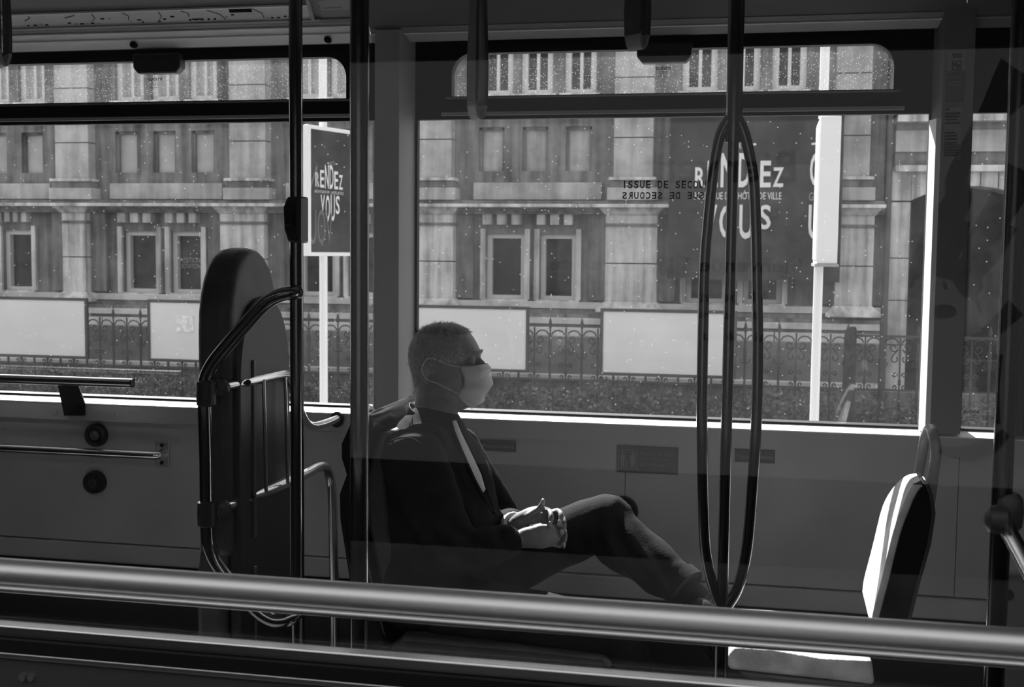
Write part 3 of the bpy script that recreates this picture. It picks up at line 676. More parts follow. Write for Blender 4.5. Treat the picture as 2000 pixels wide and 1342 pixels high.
sB = sticker('sticker', 'dark sticker in the middle of the right window pillar', 1846, 1885, 142, 200, PY, stick_d)
bars(sB, [(1852, 1882, 150), (1852, 1882, 161), (1852, 1884, 166)], mat('dim_print', .15, .6))
sC = sticker('sticker', 'long pale notice with lines of print, lowest on the right window pillar', 1842, 1879, 209, 312, PY, mat('pale_sticker', .25, .5))
bars(sC, [(1846, 1855, 214), (1846, 1876, 222), (1846, 1874, 228), (1846, 1870, 234), (1846, 1876, 241), (1845, 1866, 260), (1845, 1870, 266), (1845, 1870, 272), (1844, 1868, 279), (1844, 1874, 284), (1844, 1872, 289), (1844, 1873, 294), (1844, 1872, 299), (1844, 1868, 304)])

# coving above the windows
def cv(s, n=0.0): return (3.955 - s * 1.0 - n * .7071, 2.192 + s - n * .7071)
def cove(name, x0, x1, segs, par=None):
    o = par
    for (s0, s1, n0, m, nm) in segs:
        (ya, za), (yb, zb) = cv(s0, n0), cv(s1, n0); (yc, zc), (yd, zd) = cv(s1, -.012), cv(s0, -.012)
        q = MB().prism([(x0, ya, za), (x0, yb, zb), (x0, yc, zc), (x0, yd, zd)], (x1 - x0, 0, 0)).build(name if o is None else nm, m, o, bev=.0015)
        if o is None: o = struct(q)
    return o
xc1 = AT(723, 60, 3.92).x; xc2 = AT(1884, 40, 3.92).x
white_strip = mat('polished_strip', .9, .3)
grey_mid = mat('grey_cove_mid', .40, .4)
c1 = cove('trim_5', XL, xc1 - .002, [(0, .004, -.002, cove_d, 'lip_shadow'), (.004, .030, .002, cove_m, 'lip'), (.030, .0335, .006, white_strip, 'bright_bead'), (.0335, .050, .0, cove_m, 'flat_face'), (.050, .053, .003, white_strip, 'bright_bead'), (.053, .062, -.003, grey_mid, 'groove'), (.062, .073, .001, cove_d, 'dark_strip'), (.073, .3, -.004, ceil_m, 'upper_panel')])
c2 = cove('trim_6', xc1, xc2 - .002, [(0, .003, -.002, cove_d, 'lip_shadow'), (.003, .026, .002, grey_mid, 'lip'), (.026, .029, .005, white_strip, 'bright_bead'), (.029, .045, .001, cove_d, 'flat_face'), (.045, .3, -.001, mat('dark_cove_panel', .10, .4), 'upper_panel')])
c3 = cove('trim_8', xc2 + .002, XRT, [(0, .026, .002, cove_d, 'lip'), (.026, .029, .005, grey_mid, 'bead'), (.029, .3, 0, mat('dark_cove_panel', .10, .4), 'upper_panel')])
for (x, y, par) in ((262, 88, c1), (641, 78, c1)):
    p = AT(x, y, 3.93)
    MB().lathe([(.011, -.012), (.011, .006), (.006, .006)], (p.x, p.y, p.z), 'y', 12).build('dome_lens', black_m, par)
# line map strip in the left cove
xm1 = AT(603, 40, 3.85).x
mp = thing('route_map', 'long pale route map strip with small print, in the cove above the left window', 'map', (-2.4, 3.86, 2.27))
def covebox(x0, x1, s0, s1, n0, n1):
    (ya, za), (yb, zb), (yc, zc), (yd, zd) = cv(s0, n1), cv(s1, n1), cv(s1, n0), cv(s0, n0)
    return MB().prism([(x0, ya, za), (x0, yb, zb), (x0, yc, zc), (x0, yd, zd)], (x1 - x0, 0, 0))
covebox(-3.2, xm1, .075, .112, -.002, .002).build('map_sheet', mat('map_paper', .7, .5, 0, .06, 6), mp)
covebox(-3.2, xm1 + .03, .070, .075, -.002, .009).build('lower_channel', grey_mid, mp); covebox(-3.2, xm1, .112, .115, -.002, .008).build('upper_channel', white_strip, mp)
covebox(xm1, xm1 + .012, .07, .13, -.002, .009).build('end_stop', grey_mid, mp)
rm = random.Random(11)
def covept(x, s, n=.0026): y, z = cv(s, n); return Vector((x, y, z))
for k in range(9):
    x = -2.68 + k * .125 + rm.uniform(-.03, .03)
    p0, p1 = covept(x, rm.uniform(.08, .1)), covept(x + rm.uniform(-.07, .07), .111); MB().tube([p0, (p0 + p1) / 2 + Vector((.015, 0, 0)), p1], .0013, 4).build('map_line', print_k, mp)
    for j in range(rm.randint(2, 4)):
        xx = x + .022 * j + rm.uniform(0, .01); s = rm.choice((.080, .083, .086, .092))
        covebox(xx, xx + rm.uniform(.008, .016), s, s + .0035, .002, .0028).build('map_mark', print_k if rm.random() < .6 else grey_mid, mp)
for k in range(5):
    xx = AT(372 + k * 12, 33, 3.87).x; p = covept(xx, .084)
    MB().lathe([(.004, -.0015), (.004, 0)], p, 'y', 10).build('line_badge', print_k, mp)
b0, b1 = AT(448, 20, 3.85).x, AT(492, 20, 3.85).x
covebox(b0, b1, .100, .109, .002, .0035).build('map_mark', print_k, mp)
z0, z1 = AT(256, 45, 3.885).x, AT(326, 45, 3.885).x
(ya, za), (yb, zb) = cv(.063, .0015), cv(.071, .0015)
txt('ZONES TARIFAIRES', (z0, ya, za), (z1 - z0, 0, 0), (0, yb - ya, zb - za), grey_mid, 'lettering', mp, .001)
o_ = thing('ceiling_notice', 'pale notice strip beside the two poles at the top of the left cove', 'notice', (-1.5, 3.86, 2.29))
covebox(AT(622, 20, 3.83).x, AT(683, 20, 3.83).x, .098, .125, -.002, .003).build('notice_sheet', grey_mid, o_)
xa_, xb_ = AT(628, 18, 3.83).x, AT(663, 18, 3.83).x; (ya, za), (yb, zb) = cv(.103, .003), cv(.107, .003)
txt('iledefrance', (xa_, ya, za), (xb_ - xa_, 0, 0), (0, yb - ya, zb - za), print_k, 'lettering', o_, .0006)

# near side wall and window (towards the camera)
nw = struct(plate('wall_front', [(XL, -.06), (XRT, -.06), (XRT, 2.52), (XL, 2.52)], [rrect(-2.6, 1.9, .88, 1.95, .06)], 1.59, 1.66, dark_m))  # unseen head of the opening set low to cut sky light inside
MB().box(-2.62, 1.92, 1.60, 1.606, .86, 1.97).build('near_pane', glass_near, nw)
zA, zB, zC, zD, zE = .9315, .9135, .8935, .8845, .87
MB().box(-2.6, 1.9, 1.575, 1.60, zB, zA).build('lower_glazing_strip', mat('worn_aluminium', .55, .22, 1.0), nw, bev=.003)
MB().box(-2.6, 1.9, 1.565, 1.60, zC, zB).build('glazing_rubber', black_m, nw)
MB().box(-2.6, 1.9, 1.565, 1.60, zD, zC).build('lower_glazing_strip', mat('worn_aluminium', .55, .22, 1.0), nw, bev=.002)
MB().box(-2.6, 1.9, 1.57, 1.60, .6, zD).build('lower_skin', mat('dark_body_skin', .05, .4), nw)
for x in (-1.086, -1.056): p = AT(45 if x < -1.07 else 62, 1322, 1.57); MB().lathe([(.006, -.004), (.006, 0)], (p.x, 1.57, p.z), 'y', 10).build('screw', alu_m, nw)

# ================================================================ RAILS, POLES, STRAPS
def pole(name, label, x, Y, r, m=dchrome):
    t = thing(name, label, 'pole', (x, Y, 0))
    MB().tube([(x, Y, .012), (x, Y, 2.42)], r, 20).build('tube', m, t)
    MB().lathe([(r * 2.2, 0), (r * 2.2, .008), (r * 1.4, .02)], (x, Y, 0), 'z', 20).build('floor_flange', plas_m, t)
    MB().lathe([(r * 1.4, 2.415), (r * 2.2, 2.43), (r * 2.2, 2.44)], (x, Y, 0), 'z', 20).build('ceiling_flange', plas_m, t)
    return t
pA = pole('grab_pole', 'steel grab pole carrying the black stop button, joined to the backrest frame', -1.185, 2.95, .0175)
pB = pole('grab_pole', 'dark steel grab pole in front of the seated man\'s seat back', -.773, 2.25, .0185)
pD = pole('grab_pole', 'dark steel grab pole at the right edge beside a clamped bar', AT(1968, 700, 2.3).x, 2.3, .018, mat('black_steel_tube', .1, .2, 1.0))
# bowed pole
pc = thing('bowed_grab_pole', 'dark grab pole splitting into three bowed tubes between man and facing seat', 'pole', (-.07, 2.7, 0))
MB().tube([(-.07, 2.7, .012), (-.07, 2.7, 1.80)], .0125, 18).tube([(-.07, 2.7, 1.74), (-.07, 2.7, 2.42)], .0178, 18).tube([(-.07, 2.7, .012), (-.07, 2.7, .70)], .0165, 18).build('centre_tube', dchrome, pc)
lp = [(1426, 228), (1409, 258), (1399, 298), (1391, 352), (1382, 440), (1376, 525), (1372, 700), (1371, 830), (1375, 1030), (1382, 1100), (1394, 1150), (1408, 1185)]
rp = [(1440, 228), (1453, 258), (1463, 298), (1472, 352), (1476, 440), (1478, 525), (1480, 700), (1476, 850), (1465, 1010), (1456, 1090), (1441, 1148), (1420, 1185)]
for P_ in (lp, rp): MB().tube(smoothpath([AT(x, y, 2.7) for x, y in P_], 5), .0122, 16).build('bowed_tube', dchrome, pc)
MB().lathe([(.036, 0), (.036, .008), (.024, .02)], (-.07, 2.7, 0), 'z', 20).build('floor_flange', plas_m, pc)
MB().lathe([(.024, 2.415), (.036, 2.43), (.036, 2.44)], (-.07, 2.7, 0), 'z', 20).build('ceiling_flange', plas_m, pc)
# stop button
sb = thing('stop_button', 'black stop button box clamped to the left grab pole', 'button', (-1.19, 2.93, 1.57))
pts = [AT(x, y, 2.92) for x, y in ((560, 384), (588, 383), (588, 475), (562, 473), (554, 448), (552, 405))]
MB().prism([p for p in pts], (0, .055, 0)).build('case', plas_m, sb, bev=.006)
pts = [AT(x, y, 2.90) for x, y in ((577, 398), (587, 384), (587, 474), (577, 456))]
MB().prism(pts, (0, .02, 0)).build('side_cap', dark_m, sb, bev=.004)
pts = [AT(x, y, 2.905) for x, y in ((555, 417), (572, 417), (572, 441), (555, 441))]
MB().prism(pts, (0, .02, 0)).build('push_pad', mat('black_pad', .01, .3), sb, bev=.003)

# straps
def strap(label, x0, Y, ztop, zbot, wid, yaw, gap=.012):
    """a doubled band hanging from a clip and joined in a rounded end"""
    t = thing('hanging_strap', label, 'strap', (x0, Y, ztop), 'straps hanging from the ceiling rail')
    H = ztop - zbot; path = []
    side = lambda h: gap * (1 - .6 * min(1.0, max(0.0, (h - .12) / .3)))
    hs = [ztop - zbot - H * k / 12 for k in range(12)] + [.04]
    for h in hs: path.append((side(h), zbot + h))
    for k in range(1, 10): a = math.pi * k / 10; path.append((gap * math.cos(a), zbot + .04 * (1 - math.sin(a))))
    for h in reversed(hs): path.append((-side(h), zbot + h))
    n = len(path) - 1; cy, sy = math.cos(yaw), math.sin(yaw); rows = []
    for i, (d, z) in enumerate(path):
        d0, z0 = path[max(i - 1, 0)]; d1, z1 = path[min(i + 1, n)]; tx, tz = d1 - d0, z1 - z0; l = math.hypot(tx, tz); nx_, nz_ = tz / l, -tx / l
        hh = (z - zbot) / H; w_ = wid * (1.0 + .25 * max(0, 1 - abs(hh - .22) / .22)); row = []
        for (wv, tv) in ((-.5, -.5), (.5, -.5), (.5, .5), (-.5, .5)):
            dd = d + nx_ * tv * .007; z_ = z + nz_ * tv * .007; wn_ = wv * w_
            row.append((x0 + cy * dd - sy * wn_, Y + sy * dd + cy * wn_, z_))
        rows.append(row)
    def band(a, b):
        m_ = MB(); V = [p for r in rows[a:b + 1] for p in r]; k = b - a + 1
        F = [(i * 4 + j, i * 4 + (j + 1) % 4, (i + 1) * 4 + (j + 1) % 4, (i + 1) * 4 + j) for i in range(k - 1) for j in range(4)] + [(3, 2, 1, 0), tuple(range((k - 1) * 4, k * 4))]
        return m_.add(V, F)
    band(0, 13).build('band', vinyl_m, t); band(n - 13, n).build('band', vinyl_m, t)
    band(12, n - 12).build('grip_end', mat('pale_grip', .32, .45), t)
    MB().box(x0 - .02, x0 + .02, Y - .02, Y + .02, ztop - .08, ztop + .04).build('clip', plas_m, t, bev=.006)
    return t
cr = thing('ceiling_rail', 'steel ceiling rail the straps hang from, above the frame', 'rail', (-.5, 2.6, 2.26))
MB().tube([(XL + .05, 2.6, 2.28), (XRT - .05, 2.6, 2.28)], .016, 14).build('tube', dchrome, cr)
for x in (-2.4, -.95, .6): MB().box(x - .02, x + .02, 2.58, 2.62, 2.29, 2.44).build('rail_hanger', plas_m, cr)
strap('long black hanging strap above the seated man', -.622, 2.6, 2.26, 1.787, .040, math.radians(38))
strap('short hanging strap in front of the middle window latch', -.274, 2.6, 2.26, 1.93, .042, math.radians(50))
strap('grey hanging strap at the left edge beside the route map', -1.785, 2.6, 2.26, 1.925, .045, math.radians(50))

# wheelchair bay rails and buttons
r1 = thing('window_rail', 'shiny steel rail along the sill of the left window', 'rail', (-2.6, 3.8, 1.0))
a, b = AT(13, 741, 3.80), AT(258, 747.5, 3.80)
MB().tube([(WX, 3.80, (a.z + b.z) / 2), (b.x, 3.80, (a.z + b.z) / 2)], .0165, 20).build('tube', bchrome, r1)
zt = (a.z + b.z) / 2
MB().tube([(b.x, 3.80, zt), (b.x + .004, 3.80, zt)], .0158, 20).build('end_plug', black_m, r1)
for (x0, x1, xq0, xq1) in ((113, 148, 125, 165),):
    p = [AT(x0, 753, 3.80), AT(x1 + 5, 753, 3.80), AT(xq1, 787, 3.924), AT(xq1, 812, 3.924), AT(xq0, 812, 3.924), AT(xq0, 787, 3.924)]
    MB().prism(p, (0, .006, 0)).build('bracket', plas_m, r1)
    for q in (135, 158): c = AT(q, 797, 3.922); MB().lathe([(.006, -.004), (.006, 0)], (c.x, 3.925, c.z), 'y', 10).build('bolt', black_m, r1)
r2 = thing('wall_rail', 'shiny steel rail bent into a wall plate below the left window', 'rail', (-2.6, 3.88, .76))
a, b, c = AT(13, 880, 3.87), AT(290, 886, 3.87), AT(318, 885, 3.94)
zt = (a.z + b.z) / 2
MB().tube(smoothpath([(WX, 3.87, zt), (b.x - .3, 3.87, zt), (b.x, 3.87, zt), (b.x + .03, 3.885, zt), (c.x, 3.945, zt)], 6), .0155, 18).build('tube', bchrome, r2)
p0, p1 = AT(304, 911, 3.944), AT(330, 863, 3.944)
MB().box(p0.x, p1.x, 3.944, 3.951, p0.z, p1.z).build('wall_plate', mat('satin_plate', .5, .4, 1.0), r2, bev=.004)
for y in (870, 904): q = AT(316, y, 3.944); MB().lathe([(.007, -.003), (.007, 0)], (q.x, 3.944, q.z), 'y', 10).build('bolt', black_m, r2)
def button(label, x, y, r, dim=False):
    p = AT(x, y, 3.94); t = thing('wheelchair_button', label, 'button', (p.x, 3.95, p.z), 'round wall buttons')
    MB().lathe([(r * .62, -.022), (r * .8, -.03), (r * .95, -.024), (r, -.008), (r, 0)], (p.x, 3.951, p.z), 'y', 28).build('housing', plas_m, t)
    MB().lathe([(r * .36, -.028), (r * .4, -.024), (r * .4, -.014)], (p.x, 3.951, p.z), 'y', 24).build('push_cap', mat('grey_cap_dim', .06, .5) if dim else mat('grey_cap_pale', .22, .5), t)
    s = r * .36; Yf = 3.922
    q = lambda u, v: (p.x + u * s, Yf, p.z + v * s)
    mb = MB(); mb.tube([q(-.25, .55), q(-.15, .1), q(.25, .1), q(.45, -.45), q(.65, -.4)], s * .06, 5)
    mb.tube([q(-.45 + 0 + .42 * math.cos(t_), -.25 + .42 * math.sin(t_)) for t_ in [math.radians(100 + 20 * k) for k in range(13)]] if False else [q(.0 + .5 * math.cos(t_), -.2 + .45 * math.sin(t_)) for t_ in [math.radians(120 + 16 * k) for k in range(14)]], s * .06, 5)
    mb.lathe([(s * .12, -.001), (s * .12, .001)], q(-.28, .75), 'y', 8)
    mb.build('wheelchair_pictogram', print_k, t)
    return t
button('upper round wall button with a pale wheelchair cap, left wall', 188, 850, .043)
button('lower dark round wall button, below the steel wall rail', 185, 942, .043, True)
button('dark round wall button half hidden behind the raised knee', 1216, 1000, .052, True)

# padded backrest and its frame
br = thing('wheelchair_bulkhead', 'tall dark padded bulkhead with rounded top and bent steel side frame', 'bulkhead', (-1.42, 3.13, 0))
def arch_prof(y0, y1, z0, ztop, n=14, pw=2.2):
    yc, hw = (y0 + y1) / 2, (y1 - y0) / 2; hh = hw * 1.35; pts = [(y0, z0), (y1, z0)]
    for k in range(n + 1):
        a = math.pi * k / n; c, s = math.cos(a), math.sin(a)
        pts.append((yc + hw * math.copysign(abs(c) ** (2 / pw), c), ztop - hh + hh * abs(s) ** (2 / pw)))
    return pts
zt = AT(460, 484, 3.12).z
pad = MB().prism([(-1.478, y, z) for y, z in arch_prof(2.96, 3.30, .66, zt)], (.10, 0, 0)).build('upper_pad', vinyl_m, br, bev=.03, segs=4)
MB().prism([(-1.482, y, z) for y, z in arch_prof(2.955, 3.31, .30, .80)], (.085, 0, 0)).build('lower_pad', vinyl_m, br, bev=.02, segs=3)
zs_ = AT(480, 579, 3.15).z
MB().prism([(-1.395, y, z) for y, z in arch_prof(2.98, 3.335, .02, zs_)], (.035, 0, 0)).build('back_shell', mat('charcoal_shell', .03, .38), br, bev=.008)
MB().box(-1.362, -1.354, 3.06, 3.075, .7, zs_ - .17).build('shell_rib', mat('worn_rib', .09, .35), br, bev=.003)
MB().box(-1.362, -1.354, 3.06, 3.075, .2, .62).build('shell_rib', mat('worn_rib', .09, .35), br, bev=.003)
MB().box(-1.49, -1.34, 2.97, 3.33, 0, .3).build('foot_box', dark_m, br, bev=.01)
fp = [(582, 571, 2.93), (568, 572, 2.91), (540, 579, 2.9), (508, 602, 2.9), (440, 679, 2.9), (413, 715, 2.9), (401, 745, 2.9), (400, 790, 2.9), (403, 900, 2.9), (405, 1030, 2.9), (410, 1072, 2.9), (432, 1115, 2.9), (495, 1186, 2.9), (528, 1210, 2.9), (555, 1213, 2.9), (574, 1203, 2.91), (584, 1193, 2.93)]
MB().tube(smoothpath([AT(*p) for p in fp], 5), .0185, 18).build('frame_tube', dchrome, br)
def clamp(par, x, y, Y, bx, by, bY):
    p = AT(x, y, Y); q = AT(bx, by, bY)
    o = MB().lathe([(.020, -.034), (.0255, -.030), (.0265, 0), (.0255, .030), (.020, .034)], p, 'z', 18).build('clamp', plas_m, par)
    MB().tube([p, p + (q - p) * .6, q], [.019, .017, .021], 14).lathe([(.010, -.022), (.021, -.012), (.024, 0), (.021, .012), (.010, .022)], q, 'x', 16).build('clamp_joint', dark_m, o)
clamp(br, 403, 768, 2.9, 432, 757, 2.93); clamp(br, 405, 1003, 2.9, 434, 992, 2.93)
ub = [(430, 757, 2.92), (500, 743, 3.08), (545, 733, 3.21), (560, 733, 3.27), (567, 748, 3.33), (580, 785, 3.45), (596, 822, 3.58), (610, 832, 3.66), (630, 829, 3.76), (660, 818, 3.918)]
MB().tube(smoothpath([AT(*p) for p in ub], 5), .0128, 16).build('upper_bar', chrome, br)
wp = AT(662, 818, 3.945)
MB().prism([(wp.x + .024 * math.cos(t), 3.920, wp.z + .028 * math.sin(t)) for t in [2 * math.pi * k / 18 for k in range(18)]], (0, .014, 0)).build('wall_mount', plas_m, br)
lb = [(430, 994, 2.92), (500, 968, 3.1), (560, 943, 3.29), (600, 925, 3.44), (622, 913, 3.54), (637, 915, 3.6), (646, 940, 3.63), (649, 980, 3.63), (653, 1140, 3.63)]
end = AT(653, 1140, 3.63)
MB().tube(smoothpath([AT(*p) for p in lb], 5) + [Vector((end.x, 3.63, .01))], .0150, 16).build('lower_bar', chrome, br)
for (x, Y, y0, y1) in ((515, 3.10, 741, 962), (557, 3.24, 734, 945)):
    a, b = AT(x, y0, Y), AT(x + 5, y1, Y); MB().tube([a, b], .0052, 10).build('spacer_rod', chrome, br)
for (x, y, Y) in ((489, 746, 3.03), (497, 968, 3.07)):
    p = AT(x, y, Y); MB().lathe([(.008, -.0045), (.008, 0)], (p.x, p.y - .012, p.z), 'y', 12).build('bolt', plas_m, br)

# seats
# seat the man sits on (faces right)
s1_ = thing('bus_seat', 'dark bus seat under the seated man, facing right', 'seat', (-.75, 3.28, 0), 'bus seats facing each other')
rear = [(-1.045, 1.055), (-1.085, 1.03), (-1.112, .97), (-1.112, .93), (-1.098, .885), (-1.118, .83), (-1.116, .76), (-1.09, .60), (-1.06, .44), (-1.03, .38)]
front = [(-1.02, 1.05), (-1.03, .98), (-1.06, .88), (-1.055, .74), (-1.02, .58), (-.99, .46), (-.96, .38)]
MB().prism([(x, 3.08, z) for x, z in rear + front[::-1]], (0, .44, 0)).build('back_shell', mat('glossy_black_shell', .012, .2), s1_, bev=.010, segs=3)
MB().prism([(x + (.0), 3.11, z) for x, z in [(-1.012, 1.0), (-1.05, .88), (-1.045, .74), (-1.01, .58), (-.985, .5), (-.93, .5), (-.955, .6), (-.985, .74), (-.99, .88), (-.975, 1.0)]], (0, .38, 0)).build('back_cushion', vinyl_m, s1_, bev=.012)
cz0 = [(-.98, .40), (-.93, .455), (-.6, .452), (-.38, .445), (-.355, .42), (-.37, .40)]
MB().prism([(x, 3.06, z) for x, z in cz0], (0, .46, 0)).build('seat_cushion', vinyl_m, s1_, bev=.012)
MB().prism([(x, 3.05, z) for x, z in [(-1.0, .42), (-.99, .37), (-.88, .36), (-.42, .365), (-.345, .385), (-.345, .41), (-.95, .41)]], (0, .48, 0)).build('seat_shell', shell_m, s1_, bev=.01)
MB().box(-.9, -.5, 3.15, 3.42, 0, .365).build('pedestal', dark_m, s1_, bev=.01)
h = [AT(*p) for p in ((706, 838, 3.15), (712, 805, 3.16), (722, 800, 3.22), (732, 815, 3.40), (735, 850, 3.46))]
MB().tube(smoothpath(h, 5), .011, 12).build('grab_handle', chrome, s1_)
# facing seat on the right
s2_ = thing('bus_seat', 'sunlit pale fabric bus seat on the right, facing the man', 'seat', (.2, 3.03, 0), 'bus seats facing each other')
NY, FY = 2.88, 3.18
nf = smoothpath([AT(x, y, NY) for x, y in ((1701, 1225), (1705, 1195), (1722, 1130), (1744, 1040), (1764, 985), (1774, 962), (1785, 946), (1799, 940))], 4)
nb = [AT(x, y, NY) for x, y in ((1768, 1225), (1776, 1200), (1792, 1135), (1813, 1060), (1822, 1000), (1817, 965), (1808, 942))]
# fabric front: pad between the front profile and 3 cm behind
fx = [(p.x, p.z) for p in nf]
padp = [(x - .0, z) for x, z in fx]; padb = [(x + .022, z - .006) for x, z in fx[:-1]] + [(fx[-1][0] + .012, fx[-1][1] - .02)]
def taper(front, back, y0, w, sh, top):
    """seat back loft: narrower towards the rounded top; sh leans the far edge"""
    m_ = MB(); n = len(front); V = []
    for k, ((xf, zf), (xb, zb)) in enumerate(zip(front, back)):
        t = max(0.0, (zf - top + .16) / .16); ww = w * (1 - .66 * min(1, t) ** 2.2)
        V += [(xf, y0, zf), (xf + sh * ww / w, y0 + ww, zf), (xb + sh * ww / w, y0 + ww, zb), (xb, y0, zb)]
    F = [(i * 4 + j, i * 4 + (j + 1) % 4, (i + 1) * 4 + (j + 1) % 4, (i + 1) * 4 + j) for i in range(n - 1) for j in range(4)] + [(3, 2, 1, 0), tuple(range((n - 1) * 4, n * 4))]
    return m_.add(V, F)
ztop = fx[-1][1]
shp = [(x + .014, z - .006) for x, z in fx[:-1]] + [(fx[-1][0] + .012, fx[-1][1] - .02)]
taper(fx, padb, NY, FY - NY, .004, ztop).build('back_cushion', fab_m, s2_, bev=.008, segs=3)
nbs = smoothpath(nb, 5); bk = [((lambda q: (q.x, q.z))(nbs[min(len(nbs) - 1, round(i * (len(nbs) - 1) / (len(fx) - 1)))])) for i in range(len(fx))]
taper(shp, bk, NY - .012, FY - NY + .02, .005, ztop).build('back_shell', mat('glossy_black_shell', .012, .2), s2_, bev=.010, segs=3)
MB().tube([(p.x, NY - .014, p.z) for p in nb], .0045, 6).build('shell_edge', dark_m, s2_)
c0, c1 = AT(1424, 1262, NY - .02), AT(1692, 1290, NY - .02)
cu = [(c0.x, c0.z - .055), (c0.x - .004, c0.z - .02), (c0.x + .012, c0.z + .001), (c0.x + .10, c0.z + .002), (c1.x - .1, c1.z), (c1.x + .012, c1.z + .004), (c1.x + .02, c1.z - .055)]
MB().prism([(x, NY - .03, z) for x, z in cu], (0, FY - NY + .03, 0)).build('seat_cushion', fab_m, s2_, bev=.010, segs=3)
MB().prism([(x, NY - .03, z) for x, z in [(c0.x + .02, c0.z - .056), (c1.x + .005, c1.z - .056), (c1.x - .005, c1.z - .10), (c0.x + .06, c0.z - .09)]], (0, FY - NY + .04, 0)).build('seat_shell', shell_m, s2_, bev=.01)
MB().box(.0, .26, 2.92, 3.14, 0, c0.z - .085).build('pedestal', dark_m, s2_, bev=.01)
h = [AT(*p) for p in ((1793, 930, 3.12), (1798, 905, 3.12), (1806, 858, 3.10), (1812, 842, 3.05), (1819, 838, 2.98), (1823, 850, 2.92), (1828, 885, 2.90), (1822, 930, 2.89), (1815, 985, 2.90))]
MB().tube(smoothpath(h, 6), .0125, 14).build('grab_handle', mat('grey_handle', .22, .35), s2_)
# wall stickers
WY = 3.947
def plabel(label, text, x0, x1, y0, y1):
    o = sticker('priority_sticker', label, x0, x1, y0, y1, WY, stick_d); dx, dy = (x1 - x0), (y1 - y0)
    ptxt(text, x0 + dx * .06, x1 - dx * .06, y0 + dy * .32, y1 - dy * .25, WY - .003, mat('soft_print', .30, .6), 'lettering', o); return o
plabel('small dark priority seat sticker beside the man\'s chest', 'Place prioritaire', 938, 1008, 861, 880)
plabel('small dark priority seats sticker behind the bowed grab pole', 'Places prioritaires', 1435, 1514, 880, 902)
o = sticker('courtesy_sticker', 'wall sticker with two figures asking to give up the seat', 1205, 1325, 875, 922, WY, stick_m)
sp2 = mat('soft_print', .30, .6)
for s, y0, y1, x1 in (('Merci de me céder', 879, 890, 1317), ('cette place, plus', 890, 901, 1309), ("facile d'accès", 900, 910, 1298)): ptxt(s, 1250, x1, y0, y1, WY - .003, sp2, 'lettering', o, fit=True)
def wp_(x, y): p = AT(x, y, WY - .003); return (p.x, WY - .004, p.z)
def pshape(pts, nm='pictogram'): MB().prism([wp_(x, y) for x, y in pts], (0, .0015, 0)).build(nm, sp2, o, smooth=False)
for (x0, x1, y0, y1) in ((1207, 1245, 878, 879.5), (1207, 1245, 915.5, 917), (1207, 1208.5, 879.5, 915.5), (1243.5, 1245, 879.5, 915.5)): pshape([(x0, y0), (x1, y0), (x1, y1), (x0, y1)], 'pictogram_border')
for cx in (1216, 1236):
    pshape([(cx + 2.6 * math.cos(t), 884 + 2.8 * math.sin(t)) for t in [2 * math.pi * k / 12 for k in range(12)]])
pshape([(1212, 888), (1220, 888), (1224, 899), (1222.5, 900), (1219.5, 893), (1219.5, 913), (1217, 913), (1216, 901), (1215, 913), (1212.5, 913), (1212.5, 893), (1210, 901), (1208.8, 900)])
pshape([(1223, 897), (1224.5, 897), (1224.5, 914), (1223, 914)])
pshape([(1233, 888), (1239, 888), (1243, 896), (1241.5, 897.5), (1239, 893), (1242, 905), (1239, 905), (1238.5, 914), (1236.5, 914), (1236, 906), (1235, 914), (1233, 914), (1232.8, 905), (1229, 905), (1232.5, 893), (1228, 899), (1226.8, 898)])
pshape([(1239, 884), (1242, 884), (1243, 889), (1240, 890)])
# near rail inside the front window
nr = thing('window_rail', 'thick steel rail running across the near window, out of focus', 'rail', (0, 1.72, .97))
MB().tube([(-2.55, 1.735, .961), (1.85, 1.735, .961)], .0255, 28).build('tube', mat('satin_rail', .66, .40, 1.0), nr)
za_ = AT(1000, 1219, 1.72).z
MB().tube([(-2.55, 1.708, za_ - .0005), (1.85, 1.708, za_ - .0005)], .0055, 12).build('lower_bar', mat('satin_rail', .66, .40, 1.0), nr)  # added bar in place of the tube's lower highlight
for x in (-2.3, 1.6): MB().box(x - .02, x + .02, 1.66, 1.715, .95, .972).build('bracket', plas_m, nr)
# clamped bar and partition at the right edge
cb = thing('side_partition', 'grey partition with a clamped steel bar at the right edge', 'partition', (.5, 2.35, 0))
p = AT(1955, 1010, 2.3); q = AT(1990, 1075, 2.15)
MB().tube([p, p + (q - p) * 2.2], .015, 14).build('bar', chrome, cb)
MB().lathe([(.018, -.035), (.026, -.025), (.028, 0), (.026, .025), (.018, .035)], (AT(1968, 1000, 2.3).x, 2.3, p.z + .01), 'z', 16).build('clamp', dark_m, cb)
MB().lathe([(.012, -.022), (.024, -.014), (.027, 0), (.024, .014), (.012, .022)], AT(1948, 1015, 2.25), 'x', 16).build('clamp_joint', dark_m, cb)
a = AT(1955, 1118, 2.55)
MB().box(a.x, a.x + .5, 2.55, 2.58, 0, a.z).build('panel', mat('partition_laminate', .12, .5), cb, bev=.004)
b = AT(1969, 1162, 2.55); MB().lathe([(.009, -.006), (.012, 0)], (b.x, 2.55, b.z), 'y', 12).build('bolt', black_m, cb)
